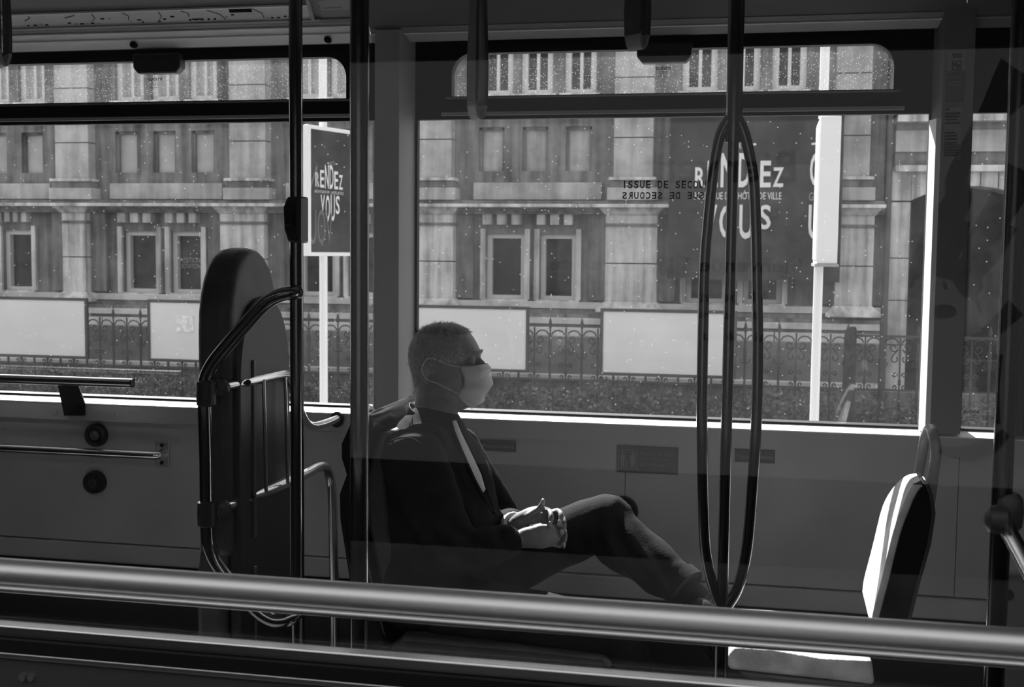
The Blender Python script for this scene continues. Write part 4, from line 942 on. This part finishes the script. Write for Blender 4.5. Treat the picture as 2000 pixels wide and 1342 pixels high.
# ================================================================ THE SEATED MAN
man = thing('person', 'older man in dark jacket and white face mask, legs crossed, hands clasped', 'person', (-.8, 3.3, 0))
skin_m = mat('skin', 0.18, 0.55, 0, .12, 40, bump=.08, bscale=180)
hair_m = mat('grey_hair', 0.42, 0.6)
jack_m = mat('dark_jacket_cloth', 0.022, 0.9, 0, .2, 6, bump=.12, bscale=220, spec=.05)
trou_m = mat('dark_trouser_cloth', 0.03, 0.9, 0, .2, 6, bump=.12, bscale=220, spec=.05)
shirt_m = mat('pale_shirt_cloth', 0.55, 0.8)
mask_m = mat('white_mask_cloth', 0.62, 0.8, 0, .04, 40)
shoe_m = mat('black_shoe_leather', 0.015, 0.4)
YM = 3.30

def lerp(a, b, t): return a + (b - a) * t
def ell_loft(mb, secs, ref=(0, 1, 0), seg=20, sub=4):
    """closed loft: secs = (centre, radius along ref side, radius across) with Catmull-Rom between"""
    C = smoothpath([s[0] for s in secs], sub)
    def interp(k):
        vals = [s[k] for s in secs]; out = []
        for i in range(len(vals) - 1):
            for j in range(sub):
                t = j / sub; t = t * t * (3 - 2 * t); out.append(lerp(vals[i], vals[i + 1], t))
        return out + [vals[-1]]
    A, B = interp(1), interp(2); n = len(C); V = []
    ref = Vector(ref)
    for i in range(n):
        t = (C[min(i + 1, n - 1)] - C[max(i - 1, 0)]).normalized()
        u = (ref - t * ref.dot(t)).normalized(); w = t.cross(u)
        for k in range(seg):
            a = 2 * math.pi * k / seg; V.append(C[i] + u * math.cos(a) * A[i] + w * math.sin(a) * B[i])
    F = [(i * seg + k, i * seg + (k + 1) % seg, (i + 1) * seg + (k + 1) % seg, (i + 1) * seg + k) for i in range(n - 1) for k in range(seg)]
    # rounded caps
    for end in (0, n - 1):
        c = C[end]; t = (C[1] - C[0]).normalized() * -1 if end == 0 else (C[-1] - C[-2]).normalized()
        o = len(V); r = min(A[end], B[end]) * .45
        ring = [Vector(V[end * seg + k]) for k in range(seg)]
        for k in range(seg): V.append(c + (ring[k] - c) * .72 + t * r * .7)
        V.append(c + t * r)
        for k in range(seg):
            F.append((end * seg + k, end * seg + (k + 1) % seg, o + (k + 1) % seg, o + k)); F.append((o + k, o + (k + 1) % seg, o + seg))
    mb.add(V, F); return mb
def ball(mb, c, rx, ry, rz, seg=16, rings=10):
    c = Vector(c); V = [c + Vector((0, 0, -rz))]; F = []
    for i in range(1, rings):
        ph = -math.pi / 2 + math.pi * i / rings
        for k in range(seg):
            a = 2 * math.pi * k / seg; V.append(c + Vector((rx * math.cos(ph) * math.cos(a), ry * math.cos(ph) * math.sin(a), rz * math.sin(ph))))
    V.append(c + Vector((0, 0, rz))); L = len(V) - 1
    for k in range(seg): F.append((0, 1 + (k + 1) % seg, 1 + k)); F.append((L, L - seg + k, L - seg + (k + 1) % seg))
    for i in range(rings - 2):
        for k in range(seg): F.append((1 + i * seg + k, 1 + i * seg + (k + 1) % seg, 1 + (i + 1) * seg + (k + 1) % seg, 1 + (i + 1) * seg + k))
    mb.add(V, F); return mb
def fuse(mb, name, m, parent, voxel, smooth_it=2, warp=None):
    """unite the overlapping closed shapes into one continuous skin"""
    me = bpy.data.meshes.new(name + '_raw'); me.from_pydata(mb.v, [], mb.f); me.update()
    b = bmesh.new(); b.from_mesh(me); bmesh.ops.recalc_face_normals(b, faces=b.faces); b.to_mesh(me); b.free()
    t = bpy.data.objects.new(name + '_raw', me); COL.objects.link(t)
    r = t.modifiers.new('r', 'REMESH'); r.mode = 'VOXEL'; r.voxel_size = voxel; r.use_smooth_shade = True
    if smooth_it: s = t.modifiers.new('s', 'SMOOTH'); s.factor = .5; s.iterations = smooth_it
    dg = bpy.context.evaluated_depsgraph_get(); me2 = bpy.data.meshes.new_from_object(t.evaluated_get(dg)); bpy.data.objects.remove(t)
    me2.name = name
    if warp:
        nrm = [v.normal.copy() for v in me2.vertices]; co = [v.co.copy() for v in me2.vertices]
        for v, n_, c in zip(me2.vertices, nrm, co): v.co = warp(c, n_)
    me2.update(); me2.shade_smooth(); me2.materials.clear(); me2.materials.append(m)
    o = bpy.data.objects.new(name, me2); COL.objects.link(o); put(o, parent); return o
A3 = lambda x, y, Y: AT(x, y, Y)

# ---- body: head, neck, core, arms, hands as one skin
hb = MB()
rows = [  # photo row, back, front, half width, front narrowing
    (633.5, 856, 880, .022, 0), (636, 846, 892, .038, 0), (641, 833, 904, .052, .03), (649, 820, 916, .064, .06), (660, 811, 925, .072, .1), (672, 805, 932, .0765, .16), (683, 802, 937, .078, .22),
    (691, 801, 940, .078, .28), (699, 801, 935, .0775, .34), (708, 802, 935, .0765, .36), (718, 804, 937, .075, .38), (730, 806, 938, .072, .42), (742, 808, 939, .069, .46), (754, 810, 940, .066, .5),
    (766, 811, 936, .063, .52), (776, 811, 934, .060, .54), (786, 811, 930, .056, .55), (794, 811, 916, .053, .5), (802, 811, 897, .054, .35), (812, 808, 886, .057, .2), (824, 803, 884, .062, .1), (838, 795, 884, .068, 0), (850, 790, 886, .075, 0)]
SEG = 40; V = []
for (y, xb, xf, hw, nf_) in rows:
    pb, pf = AT(xb, y, YM), AT(xf, y, YM); cx, a = (pb.x + pf.x) / 2, (pf.x - pb.x) / 2; z = (pb.z + pf.z) / 2
    for k in range(SEG):
        t = 2 * math.pi * k / SEG; c, s = math.cos(t), math.sin(t); p = 2.25
        ex = math.copysign(abs(c) ** (2 / p), c); ey = math.copysign(abs(s) ** (2 / p), s)
        w = hw * (1 - nf_ * max(0, ex) ** 2.2) * (1 - .12 * max(0, -ex) ** 2)
        V.append(Vector((cx + a * ex, YM + w * ey, z)))
n = len(rows); F = [(i * SEG + k, i * SEG + (k + 1) % SEG, (i + 1) * SEG + (k + 1) % SEG, (i + 1) * SEG + k) for i in range(n - 1) for k in range(SEG)] + [tuple(range(SEG)), tuple(range((n - 1) * SEG, n * SEG))]
# eye sockets, cheek, temple
for v in V:
    for sgn in (-1, 1):
        e = Vector((AT(930, 704, YM).x, YM + sgn * .033, AT(930, 704, YM).z)); d = (v - e); q = (d.x / .035) ** 2 + (d.y / .020) ** 2 + (d.z / .012) ** 2
        if q < 4: v.x -= .010 * math.exp(-q * 1.1)
        e2 = Vector((AT(912, 730, YM).x, YM + sgn * .055, AT(912, 730, YM).z)); d = v - e2; q = (d.x / .03) ** 2 + (d.y / .03) ** 2 + (d.z / .018) ** 2
        if q < 4: v.y += sgn * .005 * math.exp(-q)
hb.add(V, F)
# nose, brow ridge, lips, chin
ell_loft(hb, [(AT(934, 699, YM), .007, .006), (AT(943, 712, YM), .009, .009), (AT(950, 722, YM), .013, .011), (AT(944, 731, YM), .014, .009), (AT(936, 733, YM), .010, .008)], (0, 1, 0), 12, 3)
for sgn in (-1, 1):
    ell_loft(hb, [(Vector((AT(937, 689, YM).x, YM + sgn * .010, AT(937, 690, YM).z)), .004, .004), (Vector((AT(934, 687, YM).x, YM + sgn * .026, AT(934, 688, YM).z)), .0055, .005), (Vector((AT(920, 689, YM).x, YM + sgn * .046, AT(922, 690, YM).z)), .005, .005)], (0, 0, 1), 10, 3)
    # eyelids
    ex = AT(926, 704, YM).x; ez = AT(926, 704, YM).z
    for dz, r in ((.006, .0035), (-.007, .003)):
        hb.tube(smoothpath([Vector((ex - .006, YM + sgn * .047, ez - .001)), Vector((ex + .004, YM + sgn * .036, ez + dz)), Vector((ex + .006, YM + sgn * .028, ez + dz)), Vector((ex + .004, YM + sgn * .019, ez))], 4), r, 8)
    # ears
    yE = YM + sgn * .078
    ec = AT(845, 720, YM)
    E = lambda x, y, dy: Vector((AT(x, y, YM).x, yE + sgn * dy, AT(x, y, YM).z))
    hb.tube(smoothpath([E(857, 713, .004), E(855, 704, .009), E(846, 699, .014), E(837, 704, .018), E(833, 716, .019), E(836, 729, .016), E(842, 738, .012), E(848, 744, .008)], 4), .0048, 10)
    hb.tube(smoothpath([E(848, 706, .008), E(843, 714, .011), E(844, 725, .010), E(850, 732, .006)], 4), .004, 8)
    ball(hb, E(845, 720, .003), .013, .007, .026); ball(hb, E(849, 742, .006), .007, .005, .008); ball(hb, E(857, 722, .003), .004, .004, .006)
# core, hidden by the clothes
ell_loft(hb, [(Vector((-.905, YM, .52)), .14, .10), (Vector((-.905, YM, .70)), .14, .10), (Vector((-.905, YM, .88)), .15, .09), (Vector((-.90, YM, .97)), .08, .06), (Vector((-.895, YM, 1.03)), .056, .055)])
SHR, ELR, WRR = A3(806, 893, 3.10), A3(888, 1082, 3.05), A3(1012, 1054, 3.12)
SHL, ELL, WRL = A3(875, 880, 3.50), A3(985, 1035, 3.47), A3(1005, 1024, 3.27)
for S, E_, Wr in ((SHR, ELR, WRR), (SHL, ELL, WRL)):
    ell_loft(hb, [(lerp(Vector((-.9, YM, .92)), S, .4), .05, .05), (S, .05, .05), (lerp(S, E_, .5), .045, .045), (E_, .04, .04)], (0, 1, 0), 14, 3)
    ell_loft(hb, [(E_, .04, .04), (lerp(E_, Wr, .5), .038, .036), (Wr, .029, .022)], (0, 1, 0), 14, 3)
HX, KX = [(A3(872, 1150, 3.40), A3(1195, 1010, 3.33), A3(1345, 1155, 3.20))], [(A3(862, 1185, 3.19), A3(1208, 1242, 3.14), A3(1262, 1470, 3.15))]
for (hip, kn, an) in HX + KX:
    ell_loft(hb, [(hip, .07, .07), (lerp(hip, kn, .5), .06, .06), (kn, .045, .045)], (0, 1, 0), 14, 3); ell_loft(hb, [(kn, .045, .045), (lerp(kn, an, .35), .045, .045), (an, .03, .03)], (0, 1, 0), 14, 3)
# hands: palms, four fingers and a thumb each
def hand(palm, fingers):
    ell_loft(hb, palm, (0, 0, 1), 16, 4)
    for pts, r in fingers:
        P_ = smoothpath([A3(*p) for p in pts], 5); n = len(P_)
        rr = [r * (1.02 - .25 * (i / (n - 1))) * (1 + .07 * math.cos(i / (n - 1) * 3 * 2 * math.pi)) for i in range(n)]; rr[-1] *= .75
        hb.tube(P_, rr, 12); ball(hb, P_[-1], rr[-1] * 1.02, rr[-1] * 1.02, rr[-1] * 1.02, 10, 6)
# left hand, far arm, laid over the other: thumb up, fingers hooked down on the near side
hand([(A3(1003, 1024, 3.27), .019, .024), (A3(1020, 1014, 3.25), .022, .026), (A3(1042, 1006, 3.235), .024, .022), (A3(1062, 1005, 3.235), .023, .018), (A3(1078, 1008, 3.24), .018, .014)],
     [([(1060, 1005, 3.225), (1069, 1000, 3.185), (1076, 1003, 3.155), (1076, 1017, 3.138), (1073, 1030, 3.135)], .0088),
      ([(1072, 1004, 3.235), (1084, 999, 3.195), (1094, 1001, 3.165), (1096, 1014, 3.148), (1091, 1028, 3.142)], .0090),
      ([(1078, 1008, 3.245), (1093, 1008, 3.205), (1101, 1016, 3.172), (1101, 1032, 3.155), (1096, 1046, 3.150)], .0086),
      ([(1080, 1014, 3.255), (1096, 1026, 3.215), (1104, 1040, 3.185), (1103, 1057, 3.168), (1101, 1070, 3.165)], .0075),
      ([(1022, 1012, 3.235), (1040, 1003, 3.205), (1053, 994, 3.190), (1059, 985, 3.186), (1061, 977, 3.186)], .0100)])
# right hand, near arm: back of the hand to the camera, fingers interlaced behind
hand([(A3(1010, 1055, 3.12), .024, .019), (A3(1032, 1050, 3.125), .029, .021), (A3(1055, 1048, 3.135), .034, .020), (A3(1076, 1046, 3.15), .032, .016), (A3(1088, 1046, 3.165), .026, .012)],
     [([(1078, 1030, 3.16), (1092, 1022, 3.185), (1092, 1012, 3.22), (1082, 1006, 3.25), (1068, 1008, 3.27)], .0088),
      ([(1084, 1040, 3.165), (1098, 1036, 3.195), (1098, 1026, 3.23), (1086, 1020, 3.26), (1072, 1020, 3.28)], .0090),
      ([(1086, 1050, 3.165), (1100, 1050, 3.2), (1098, 1040, 3.235), (1086, 1034, 3.262), (1072, 1034, 3.28)], .0086),
      ([(1080, 1062, 3.16), (1094, 1066, 3.195), (1094, 1056, 3.225), (1082, 1050, 3.25), (1070, 1050, 3.265)], .0075),
      ([(1028, 1042, 3.13), (1045, 1032, 3.145), (1060, 1027, 3.16), (1070, 1022, 3.175), (1078, 1020, 3.19)], .0100)])
body = fuse(hb, 'body', skin_m, man, .0042, 2)
nail_m = mat('fingernail', .40, .35)
for (x, y, Y, dx, dz) in ((1074, 1024, 3.1265, .005, .008), (1092, 1021, 3.134, .005, .008), (1097, 1039, 3.1425, .005, .008), (1101.5, 1064, 3.158, .0045, .007), (1060, 981, 3.1765, .006, .008)):
    p = A3(x, y, Y); mb = MB(); ball(mb, p, dx, .0022, dz, 10, 6); mb.build('fingernail', nail_m, man)
for sgn in (-1, 1):
    ex, ez = AT(923, 704, YM).x, AT(923, 704, YM).z
    mb = MB(); ball(mb, (ex - .003, YM + sgn * .033, ez - .0005), .0115, .0115, .0115, 16, 12); e_ = mb.build('eye', mat('eye_white', .2, .15), man)
    mb = MB(); ball(mb, (ex + .0045, YM + sgn * .0335, ez - .0005), .0045, .0048, .0048, 12, 8); mb.build('iris', mat('dark_iris', .02, .1), e_)
rb = random.Random(21)
for sgn in (-1, 1):
    mb = MB()
    for k in range(70):
        t = rb.random(); p = Vector((lerp(AT(938, 688, YM).x, AT(918, 687, YM).x, t ** 1.6) + .001, YM + sgn * lerp(.010, .050, t), AT(938, 687, YM).z + rb.uniform(-.004, .004)))
        q = p + Vector((rb.uniform(.001, .005), sgn * rb.uniform(.001, .006), rb.uniform(-.004, .004))); mb.tube([p, q], [.0008, .0003], 3)
    tag(mb.build('eyebrow', hair_m, man), kind='stuff')

# ---- short grey hair: a close cap of fine strands over the scalp
def scalp(u, v):
    """point on the head: v = photo row, u = angle (0 front, pi back)"""
    for i in range(len(rows) - 1):
        if rows[i][0] <= v <= rows[i + 1][0]:
            t = (v - rows[i][0]) / (rows[i + 1][0] - rows[i][0]); r = [lerp(a, b, t) for a, b in zip(rows[i], rows[i + 1])]; break
    else: r = rows[0]
    pb, pf = AT(r[1], v, YM), AT(r[2], v, YM); cx, a = (pb.x + pf.x) / 2, (pf.x - pb.x) / 2; c, s = math.cos(u), math.sin(u)
    ex = math.copysign(abs(c) ** (2 / 2.25), c); ey = math.copysign(abs(s) ** (2 / 2.25), s)
    return Vector((cx + a * ex, YM + r[3] * (1 - r[4] * max(0, ex) ** 2.2) * (1 - .12 * max(0, -ex) ** 2) * ey, (pb.z + pf.z) / 2))
hc = Vector((AT(868, 690, YM).x, YM, AT(868, 690, YM).z))
mb = MB()
for k in range(16000):
    v = 633.6 + 140 * rb.random() ** 1.1; u = rb.uniform(0, 2 * math.pi); c = math.cos(u)
    lim = 690 + 75 * max(0, -c) ** .6 - 45 * max(0, c)          # hairline: low at the nape, high at the forehead
    if .05 < c < .62: lim = 700
    if v > lim: continue
    if v < 662 and c > .35 and rb.random() < .45: continue    # thin on the forehead
    p = scalp(u, v); nn = (p - hc).normalized()
    comb = Vector((.5, 0, .25)) if v < 660 else Vector((-.25, 0, -.9)); d = (comb - nn * comb.dot(nn)).normalized() + Vector((rb.gauss(0, .35), rb.gauss(0, .35), rb.gauss(0, .3))); d = (d + nn * .55).normalized()
    L_ = rb.uniform(.007, .014) * (1.0 if v > 650 else 1.25); w = nn.cross(d).normalized() * .00075; o = len(mb.v)
    q = p + nn * .0005
    mb.v += [tuple(q - w), tuple(q + w), tuple(q + d * L_ * .6 + w * .8), tuple(q + d * L_ * .6 - w * .8), tuple(q + d * L_ - nn * .001)]
    mb.f += [(o, o + 1, o + 2, o + 3), (o + 3, o + 2, o + 4)]
tag(mb.build('hair', hair_m, man, fix=False), kind='stuff')
# closed under-layer so that the scalp reads grey
mb = MB(); V = []; NV, NU = 16, 40
for j in range(NV):
    for i in range(NU):
        u = 2 * math.pi * i / NU; c = math.cos(u); lim = 688 + 78 * max(0, -c) ** .6 - 38 * max(0, c)
        if .05 < c < .62: lim = 698
        v = 634 + (lim - 634) * j / (NV - 1); p = scalp(u, v); nn = (p - hc).normalized(); off = .0035 * (1 - (j / (NV - 1)) ** 5) - .0005
        V.append(p + nn * (off + .0012 * noise.noise(p * 160)))
V.append(scalp(0, 633.6) + Vector((-.012, 0, .003)))
F = [(j * NU + i, j * NU + (i + 1) % NU, (j + 1) * NU + (i + 1) % NU, (j + 1) * NU + i) for j in range(NV - 1) for i in range(NU)] + [(i, (i + 1) % NU, NV * NU) for i in range(NU)]
mb.add(V, F); mb.build('hair_base', mat('grey_hair_base', .2, .8, 0, .3, 60), man)

# ---- face mask with ear loops
fx_ = [(949, 711), (955, 719), (958, 730), (958, 744), (956, 757), (951, 769), (943, 781), (933, 791), (922, 797)]
sx_ = [(898, 717), (901, 724), (904, 733), (906, 742), (906, 751), (904, 758), (898, 763), (893, 768), (891, 771)]
V = []; NU = 25
def maskpt(j, u):
    pf, ps = AT(fx_[j][0], fx_[j][1], YM), AT(sx_[j][0], sx_[j][1], YM - .058)
    a = u * math.pi / 2; hw = .060 - .012 * (j / 8)
    c, s = abs(math.cos(a)) ** (2 / 2.1), math.copysign(abs(math.sin(a)) ** (2 / 2.4), a)
    x = lerp(ps.x, pf.x, c); z = lerp(pf.z, ps.z, abs(u) ** 1.5)
    return Vector((x, YM + hw * s, z))
NJ = 33
for j in range(NJ):
    t = j / (NJ - 1) * 8; j0 = min(int(t), 7); ft = t - j0
    for i in range(NU):
        u = -1 + 2 * i / (NU - 1); p = lerp(maskpt(j0, u), maskpt(j0 + 1, u), ft)
        pl = .0085 * math.sin(j / (NJ - 1) * math.pi * 5.5 + 2.2 * u) ** 3 * math.cos(u * 1.3) * (1 if 3 < j < 29 else .2) + .006 * noise.noise(Vector((p.x * 26, p.y * 26, p.z * 44)))
        V.append(p + Vector((.8, (-.6 if u < 0 else .6) * abs(u), 0)) * pl)
F = [(j * NU + i, j * NU + i + 1, (j + 1) * NU + i + 1, (j + 1) * NU + i) for j in range(NJ - 1) for i in range(NU - 1)]
mb = MB(); mb.add(V, F); fm = mb.build('face_mask', mask_m, man); md = fm.modifiers.new('thick', 'SOLIDIFY'); md.thickness = .0016; md.offset = 1
for sgn in (-1, 1):
    q = lambda x, y, w: Vector((AT(x, y, YM - .06).x, YM + sgn * w, AT(x, y, YM - .06).z))
    MB().tube(smoothpath([q(898, 717, .060), q(880, 712, .072), q(862, 704, .082), q(849, 698, .091), q(838, 702, .094), q(832, 716, .097), q(834, 730, .095), q(842, 741, .087), q(858, 748, .078), q(874, 758, .066), q(892, 769, .053)], 5), .0013, 6).build('ear_loop', mask_m, fm)
MB().tube(smoothpath([V[NJ * NU - NU + i] + Vector((.001, 0, -.0005)) for i in range(0, NU, 3)], 2), .0014, 5).build('mask_edge', mask_m, fm)
MB().tube(smoothpath([V[i] + Vector((.001, 0, .0005)) for i in range(0, NU, 3)], 2), .0014, 5).build('mask_edge', mask_m, fm)

# ---- jacket
def folds(centres, amp_n, sc):
    def f(c, n_):
        d = amp_n * noise.noise(Vector((c.x * sc, c.y * sc * .6, c.z * sc * .8))) + amp_n * .5 * noise.noise(c * sc * 2.3)
        for (p, ax, wav, rad, amp) in centres:
            r = (c - p); q = r.length / rad
            if q < 1.6: d += amp * math.exp(-q * q * 1.5) * math.sin(r.dot(ax) * 2 * math.pi / wav)
        return c + n_ * d
    return f
jb = MB()
ell_loft(jb, [(Vector((-.925, YM, .47)), .205, .175), (Vector((-.915, YM, .58)), .21, .19), (Vector((-.905, YM, .70)), .205, .185), (Vector((-.908, YM, .82)), .205, .172), (Vector((-.912, YM, .905)), .20, .145), (Vector((-.912, YM, .965)), .165, .115), (Vector((-.905, YM, 1.0)), .115, .092), (Vector((-.90, YM, 1.022)), .082, .078)], (0, 1, 0), 28, 4)
ell_loft(jb, [(lerp(Vector((-.9, YM, .93)), SHR, .55), .08, .09), (SHR, .082, .095), (lerp(SHR, ELR, .35), .078, .088), (lerp(SHR, ELR, .75), .070, .076), (ELR, .064, .068)], (0, 1, 0), 20, 4)
ell_loft(jb, [(ELR + (ELR - WRR).normalized() * .015, .060, .060), (lerp(ELR, WRR, .35), .060, .058), (lerp(ELR, WRR, .7), .052, .048), (lerp(ELR, WRR, .93), .046, .040)], (0, 1, 0), 20, 4)
ell_loft(jb, [(lerp(Vector((-.9, YM, .93)), SHL, .5), .08, .10), (SHL, .08, .10), (lerp(SHL, ELL, .4), .074, .086), (ELL, .062, .066)], (0, 1, 0), 20, 4)
ell_loft(jb, [(ELL, .060, .058), (lerp(ELL, WRL, .5), .054, .050), (lerp(ELL, WRL, .88), .046, .042)], (0, 1, 0), 20, 4)
# skirt of the jacket lying over the lap
ell_loft(jb, [(Vector((-.93, YM, .50)), .205, .10), (Vector((-.84, YM - .02, .53)), .20, .085), (Vector((-.76, YM - .02, .56)), .17, .06)], (0, 1, 0), 20, 3)
axr = (ELR - SHR).normalized()
fl = folds([(ELR + Vector((.01, -.05, .03)), Vector((.6, 0, .8)), .055, .085, .010), (lerp(SHR, ELR, .45) + Vector((.03, -.05, 0)), (axr + Vector((.5, 0, 0))).normalized(), .075, .10, .007), (lerp(ELR, WRR, .5), (WRR - ELR).normalized(), .05, .07, .006), (Vector((-.80, 3.15, .78)), Vector((.8, 0, .55)), .07, .12, .006), (Vector((-.98, 3.12, .9)), Vector((.9, 0, .2)), .06, .09, .005), (Vector((-.84, 3.14, .60)), Vector((.3, 0, .95)), .06, .1, .007), (ELL, Vector((.6, .3, .7)), .06, .09, .006)], .006, 7)
jk = fuse(jb, 'jacket', jack_m, man, .0075, 2, fl)
# collar standing round the neck
V = []; NC = 30
cc = Vector((AT(846, 812, YM).x, YM, 1.02))
for j, (off, hz) in enumerate(((0.0, 0.0), (.000, .022), (-.001, .040), (.004, .044), (.008, .030), (.012, .004))):
    for i in range(NC + 1):
        a = math.radians(38 + (360 - 76) * i / NC); bk = max(0, -math.cos(a)); fr = 1 - abs(i / NC - .5) * 2
        rx, ry = .068 + off, .062 + off
        V.append(Vector((cc.x + rx * math.cos(a) * 1.02, cc.y + ry * math.sin(a), cc.z - .022 + hz * (.55 + .55 * fr) + .016 * bk - .012 * (1 - fr))))
F = [(j * (NC + 1) + i, j * (NC + 1) + i + 1, (j + 1) * (NC + 1) + i + 1, (j + 1) * (NC + 1) + i) for j in range(5) for i in range(NC)]
mb = MB(); mb.add(V, F); cl = mb.build('collar', jack_m, jk); md = cl.modifiers.new('thick', 'SOLIDIFY'); md.thickness = .004
MB().tube([V[2 * (NC + 1) + i] + Vector((0, 0, .003)) for i in range(NC + 1)], .0009, 5).build('collar_stitching', mat('grey_thread', .16, .8), cl)
# shirt front showing as a pale strip between the jacket edges, laid on the jacket's surface
from mathutils.bvhtree import BVHTree
jbvh = BVHTree.FromPolygons([v.co.copy() for v in jk.data.vertices], [tuple(p.vertices) for p in jk.data.polygons])
def onj(x, y, off=.004):
    d = (AT(x, y, 3.3) - CAM).normalized(); h = jbvh.ray_cast(CAM, d)
    return (h[0] + h[1] * off) if h[0] else AT(x, y, 3.25)
Lp = [(882, 824), (888, 845), (900, 875), (913, 905), (928, 938), (941, 962)]
Rp = [(889, 822), (899, 846), (912, 873), (925, 900), (938, 928), (946, 955)]
LV, RV = [onj(*p) for p in Lp], [onj(*p) for p in Rp]; n = len(LV); V = []
for a, b in zip(LV, RV):
    m_ = (a + b) / 2 + Vector((.002, -.004, 0)); V += [a, m_, b, (a + b) / 2 + Vector((-.012, .012, 0))]
F = [(i * 4 + j, i * 4 + (j + 1) % 4, (i + 1) * 4 + (j + 1) % 4, (i + 1) * 4 + j) for i in range(n - 1) for j in range(4)] + [(3, 2, 1, 0), tuple(range((n - 1) * 4, n * 4))]
mb = MB(); mb.add(V, F); sh = mb.build('shirt', shirt_m, man)
def ridge(pts, r, nm='jacket_seam', off=.001): MB().tube(smoothpath([onj(x, y, off) for x, y in pts], 4), r, 8).build(nm, jack_m, jk)
ridge([(880, 824), (886, 846), (898, 877), (911, 908), (926, 941), (940, 966), (962, 1000)], .0045, 'jacket_edge')
ridge([(891, 822), (902, 846), (915, 873), (928, 900), (941, 928), (949, 957), (965, 995)], .0045, 'jacket_edge')
ridge([(728, 905), (742, 882), (765, 862), (795, 855), (822, 868), (838, 900)], .0022)
ridge([(805, 815), (800, 835), (797, 856)], .0018)
pk = [onj(x, y, .002) for x, y in ((884, 903), (909, 911), (908, 918), (884, 911))]
mb = MB(); mb.add([p for p in pk] + [p + Vector((-.01, .02, 0)) for p in pk], [(0, 1, 2, 3), (7, 6, 5, 4), (0, 4, 5, 1), (1, 5, 6, 2), (2, 6, 7, 3), (3, 7, 4, 0)]); mb.build('pocket_flap', jack_m, jk)
p = A3(966, 1001, 3.2); mb = MB(); ball(mb, p, .006, .004, .006); mb.build('jacket_button', plas_m, jk)
# cuff of the shirt catching light at the far wrist
cw = lerp(ELL, WRL, .90); dw = (WRL - ELL).normalized()
mb = MB(); mb.tube([cw - dw * .012, cw + dw * .012, cw + dw * .03], [.038, .036, .033], 16); mb.build('shirt_cuff', shirt_m, man)

# ---- trousers
tb = MB()
(hl, kl, al), (hr, kr, ar) = HX[0], KX[0]
ell_loft(tb, [(Vector((-.99, YM, .545)), .15, .085), (Vector((-.90, YM, .55)), .185, .11), (Vector((-.80, YM, .555)), .175, .105)], (0, 1, 0), 20, 4)
ell_loft(tb, [(hl, .095, .10), (lerp(hl, kl, .4), .088, .092), (lerp(hl, kl, .8), .078, .080), (kl + Vector((-.01, 0, -.004)), .070, .072), (kl + Vector((.012, 0, -.02)), .060, .06)], (0, 1, 0), 20, 4)
ell_loft(tb, [(kl + Vector((-.005, 0, -.005)), .068, .068), (lerp(kl, al, .25) + Vector((-.02, 0, -.02)), .072, .078), (lerp(kl, al, .6) + Vector((-.012, 0, -.012)), .066, .070), (lerp(kl, al, .93), .060, .060)], (0, 1, 0), 20, 4)
ell_loft(tb, [(hr, .10, .10), (lerp(hr, kr, .4), .095, .09), (lerp(hr, kr, .8), .084, .080), (kr, .074, .072)], (0, 1, 0), 20, 4)
ell_loft(tb, [(kr, .070, .068), (lerp(kr, ar, .3), .072, .07), (lerp(kr, ar, .7), .066, .066), (lerp(kr, ar, .95), .062, .064)], (0, 1, 0), 20, 4)
axl = (al - kl).normalized()
tw = folds([(lerp(kl, al, .45) + Vector((-.02, -.06, 0)), Vector((.75, 0, .66)), .055, .15, .006), (kl + Vector((.0, -.05, -.05)), Vector((.8, 0, .3)), .05, .08, .007), (lerp(hl, kl, .75) + Vector((0, -.06, -.02)), Vector((1, 0, .2)), .08, .08, .006), (lerp(hr, kr, .3), Vector((.9, 0, .4)), .07, .12, .006), (lerp(kl, al, .9), axl, .035, .06, .004)], .005, 8)
tr = fuse(tb, 'trousers', trou_m, man, .0075, 2, tw)
q0 = lerp(kl, al, .93)
MB().tube([q0 - axl * .022, q0 - axl * .004, q0 + axl * .012], [.0585, .0600, .0605], 28).build('trouser_hem', trou_m, tr)
# ---- shoes and socks
def shoe(an, toe, side):
    d = (toe - an); d = d.normalized(); up = Vector((0, -.0, 1)); up = (up - d * up.dot(d)).normalized()
    t = MB(); ell_loft(t, [(an - d * .05 - up * .02, .034, .036), (an - d * .01 - up * .03, .038, .05), (an + d * .08 - up * .05, .044, .036), (an + d * .15 - up * .06, .046, .026), (an + d * .20 - up * .062, .034, .018)], (0, 1, 0), 18, 4)
    o = t.build('shoe', shoe_m, man)
    t = MB(); ell_loft(t, [(an - d * .055 - up * .065, .034, .010), (an + d * .03 - up * .077, .038, .009), (an + d * .14 - up * .083, .048, .009), (an + d * .21 - up * .078, .034, .008)], (0, 1, 0), 14, 4); t.build('sole', plas_m, o)
    return o
MB().tube([lerp(kl, al, .85), al + axl * .05], [.040, .036], 14).build('sock', mat('dark_sock', .02, .9), man)
shoe(al + axl * .06, A3(1405, 1215, 3.30), -1)
MB().tube([lerp(kr, ar, .9), ar + Vector((0, 0, -.06))], [.04, .036], 14).build('sock', mat('dark_sock', .02, .9), man)
fo = Vector((ar.x, ar.y, .088)); shoe(fo, fo + Vector((.25, -.02, 0)), 1)
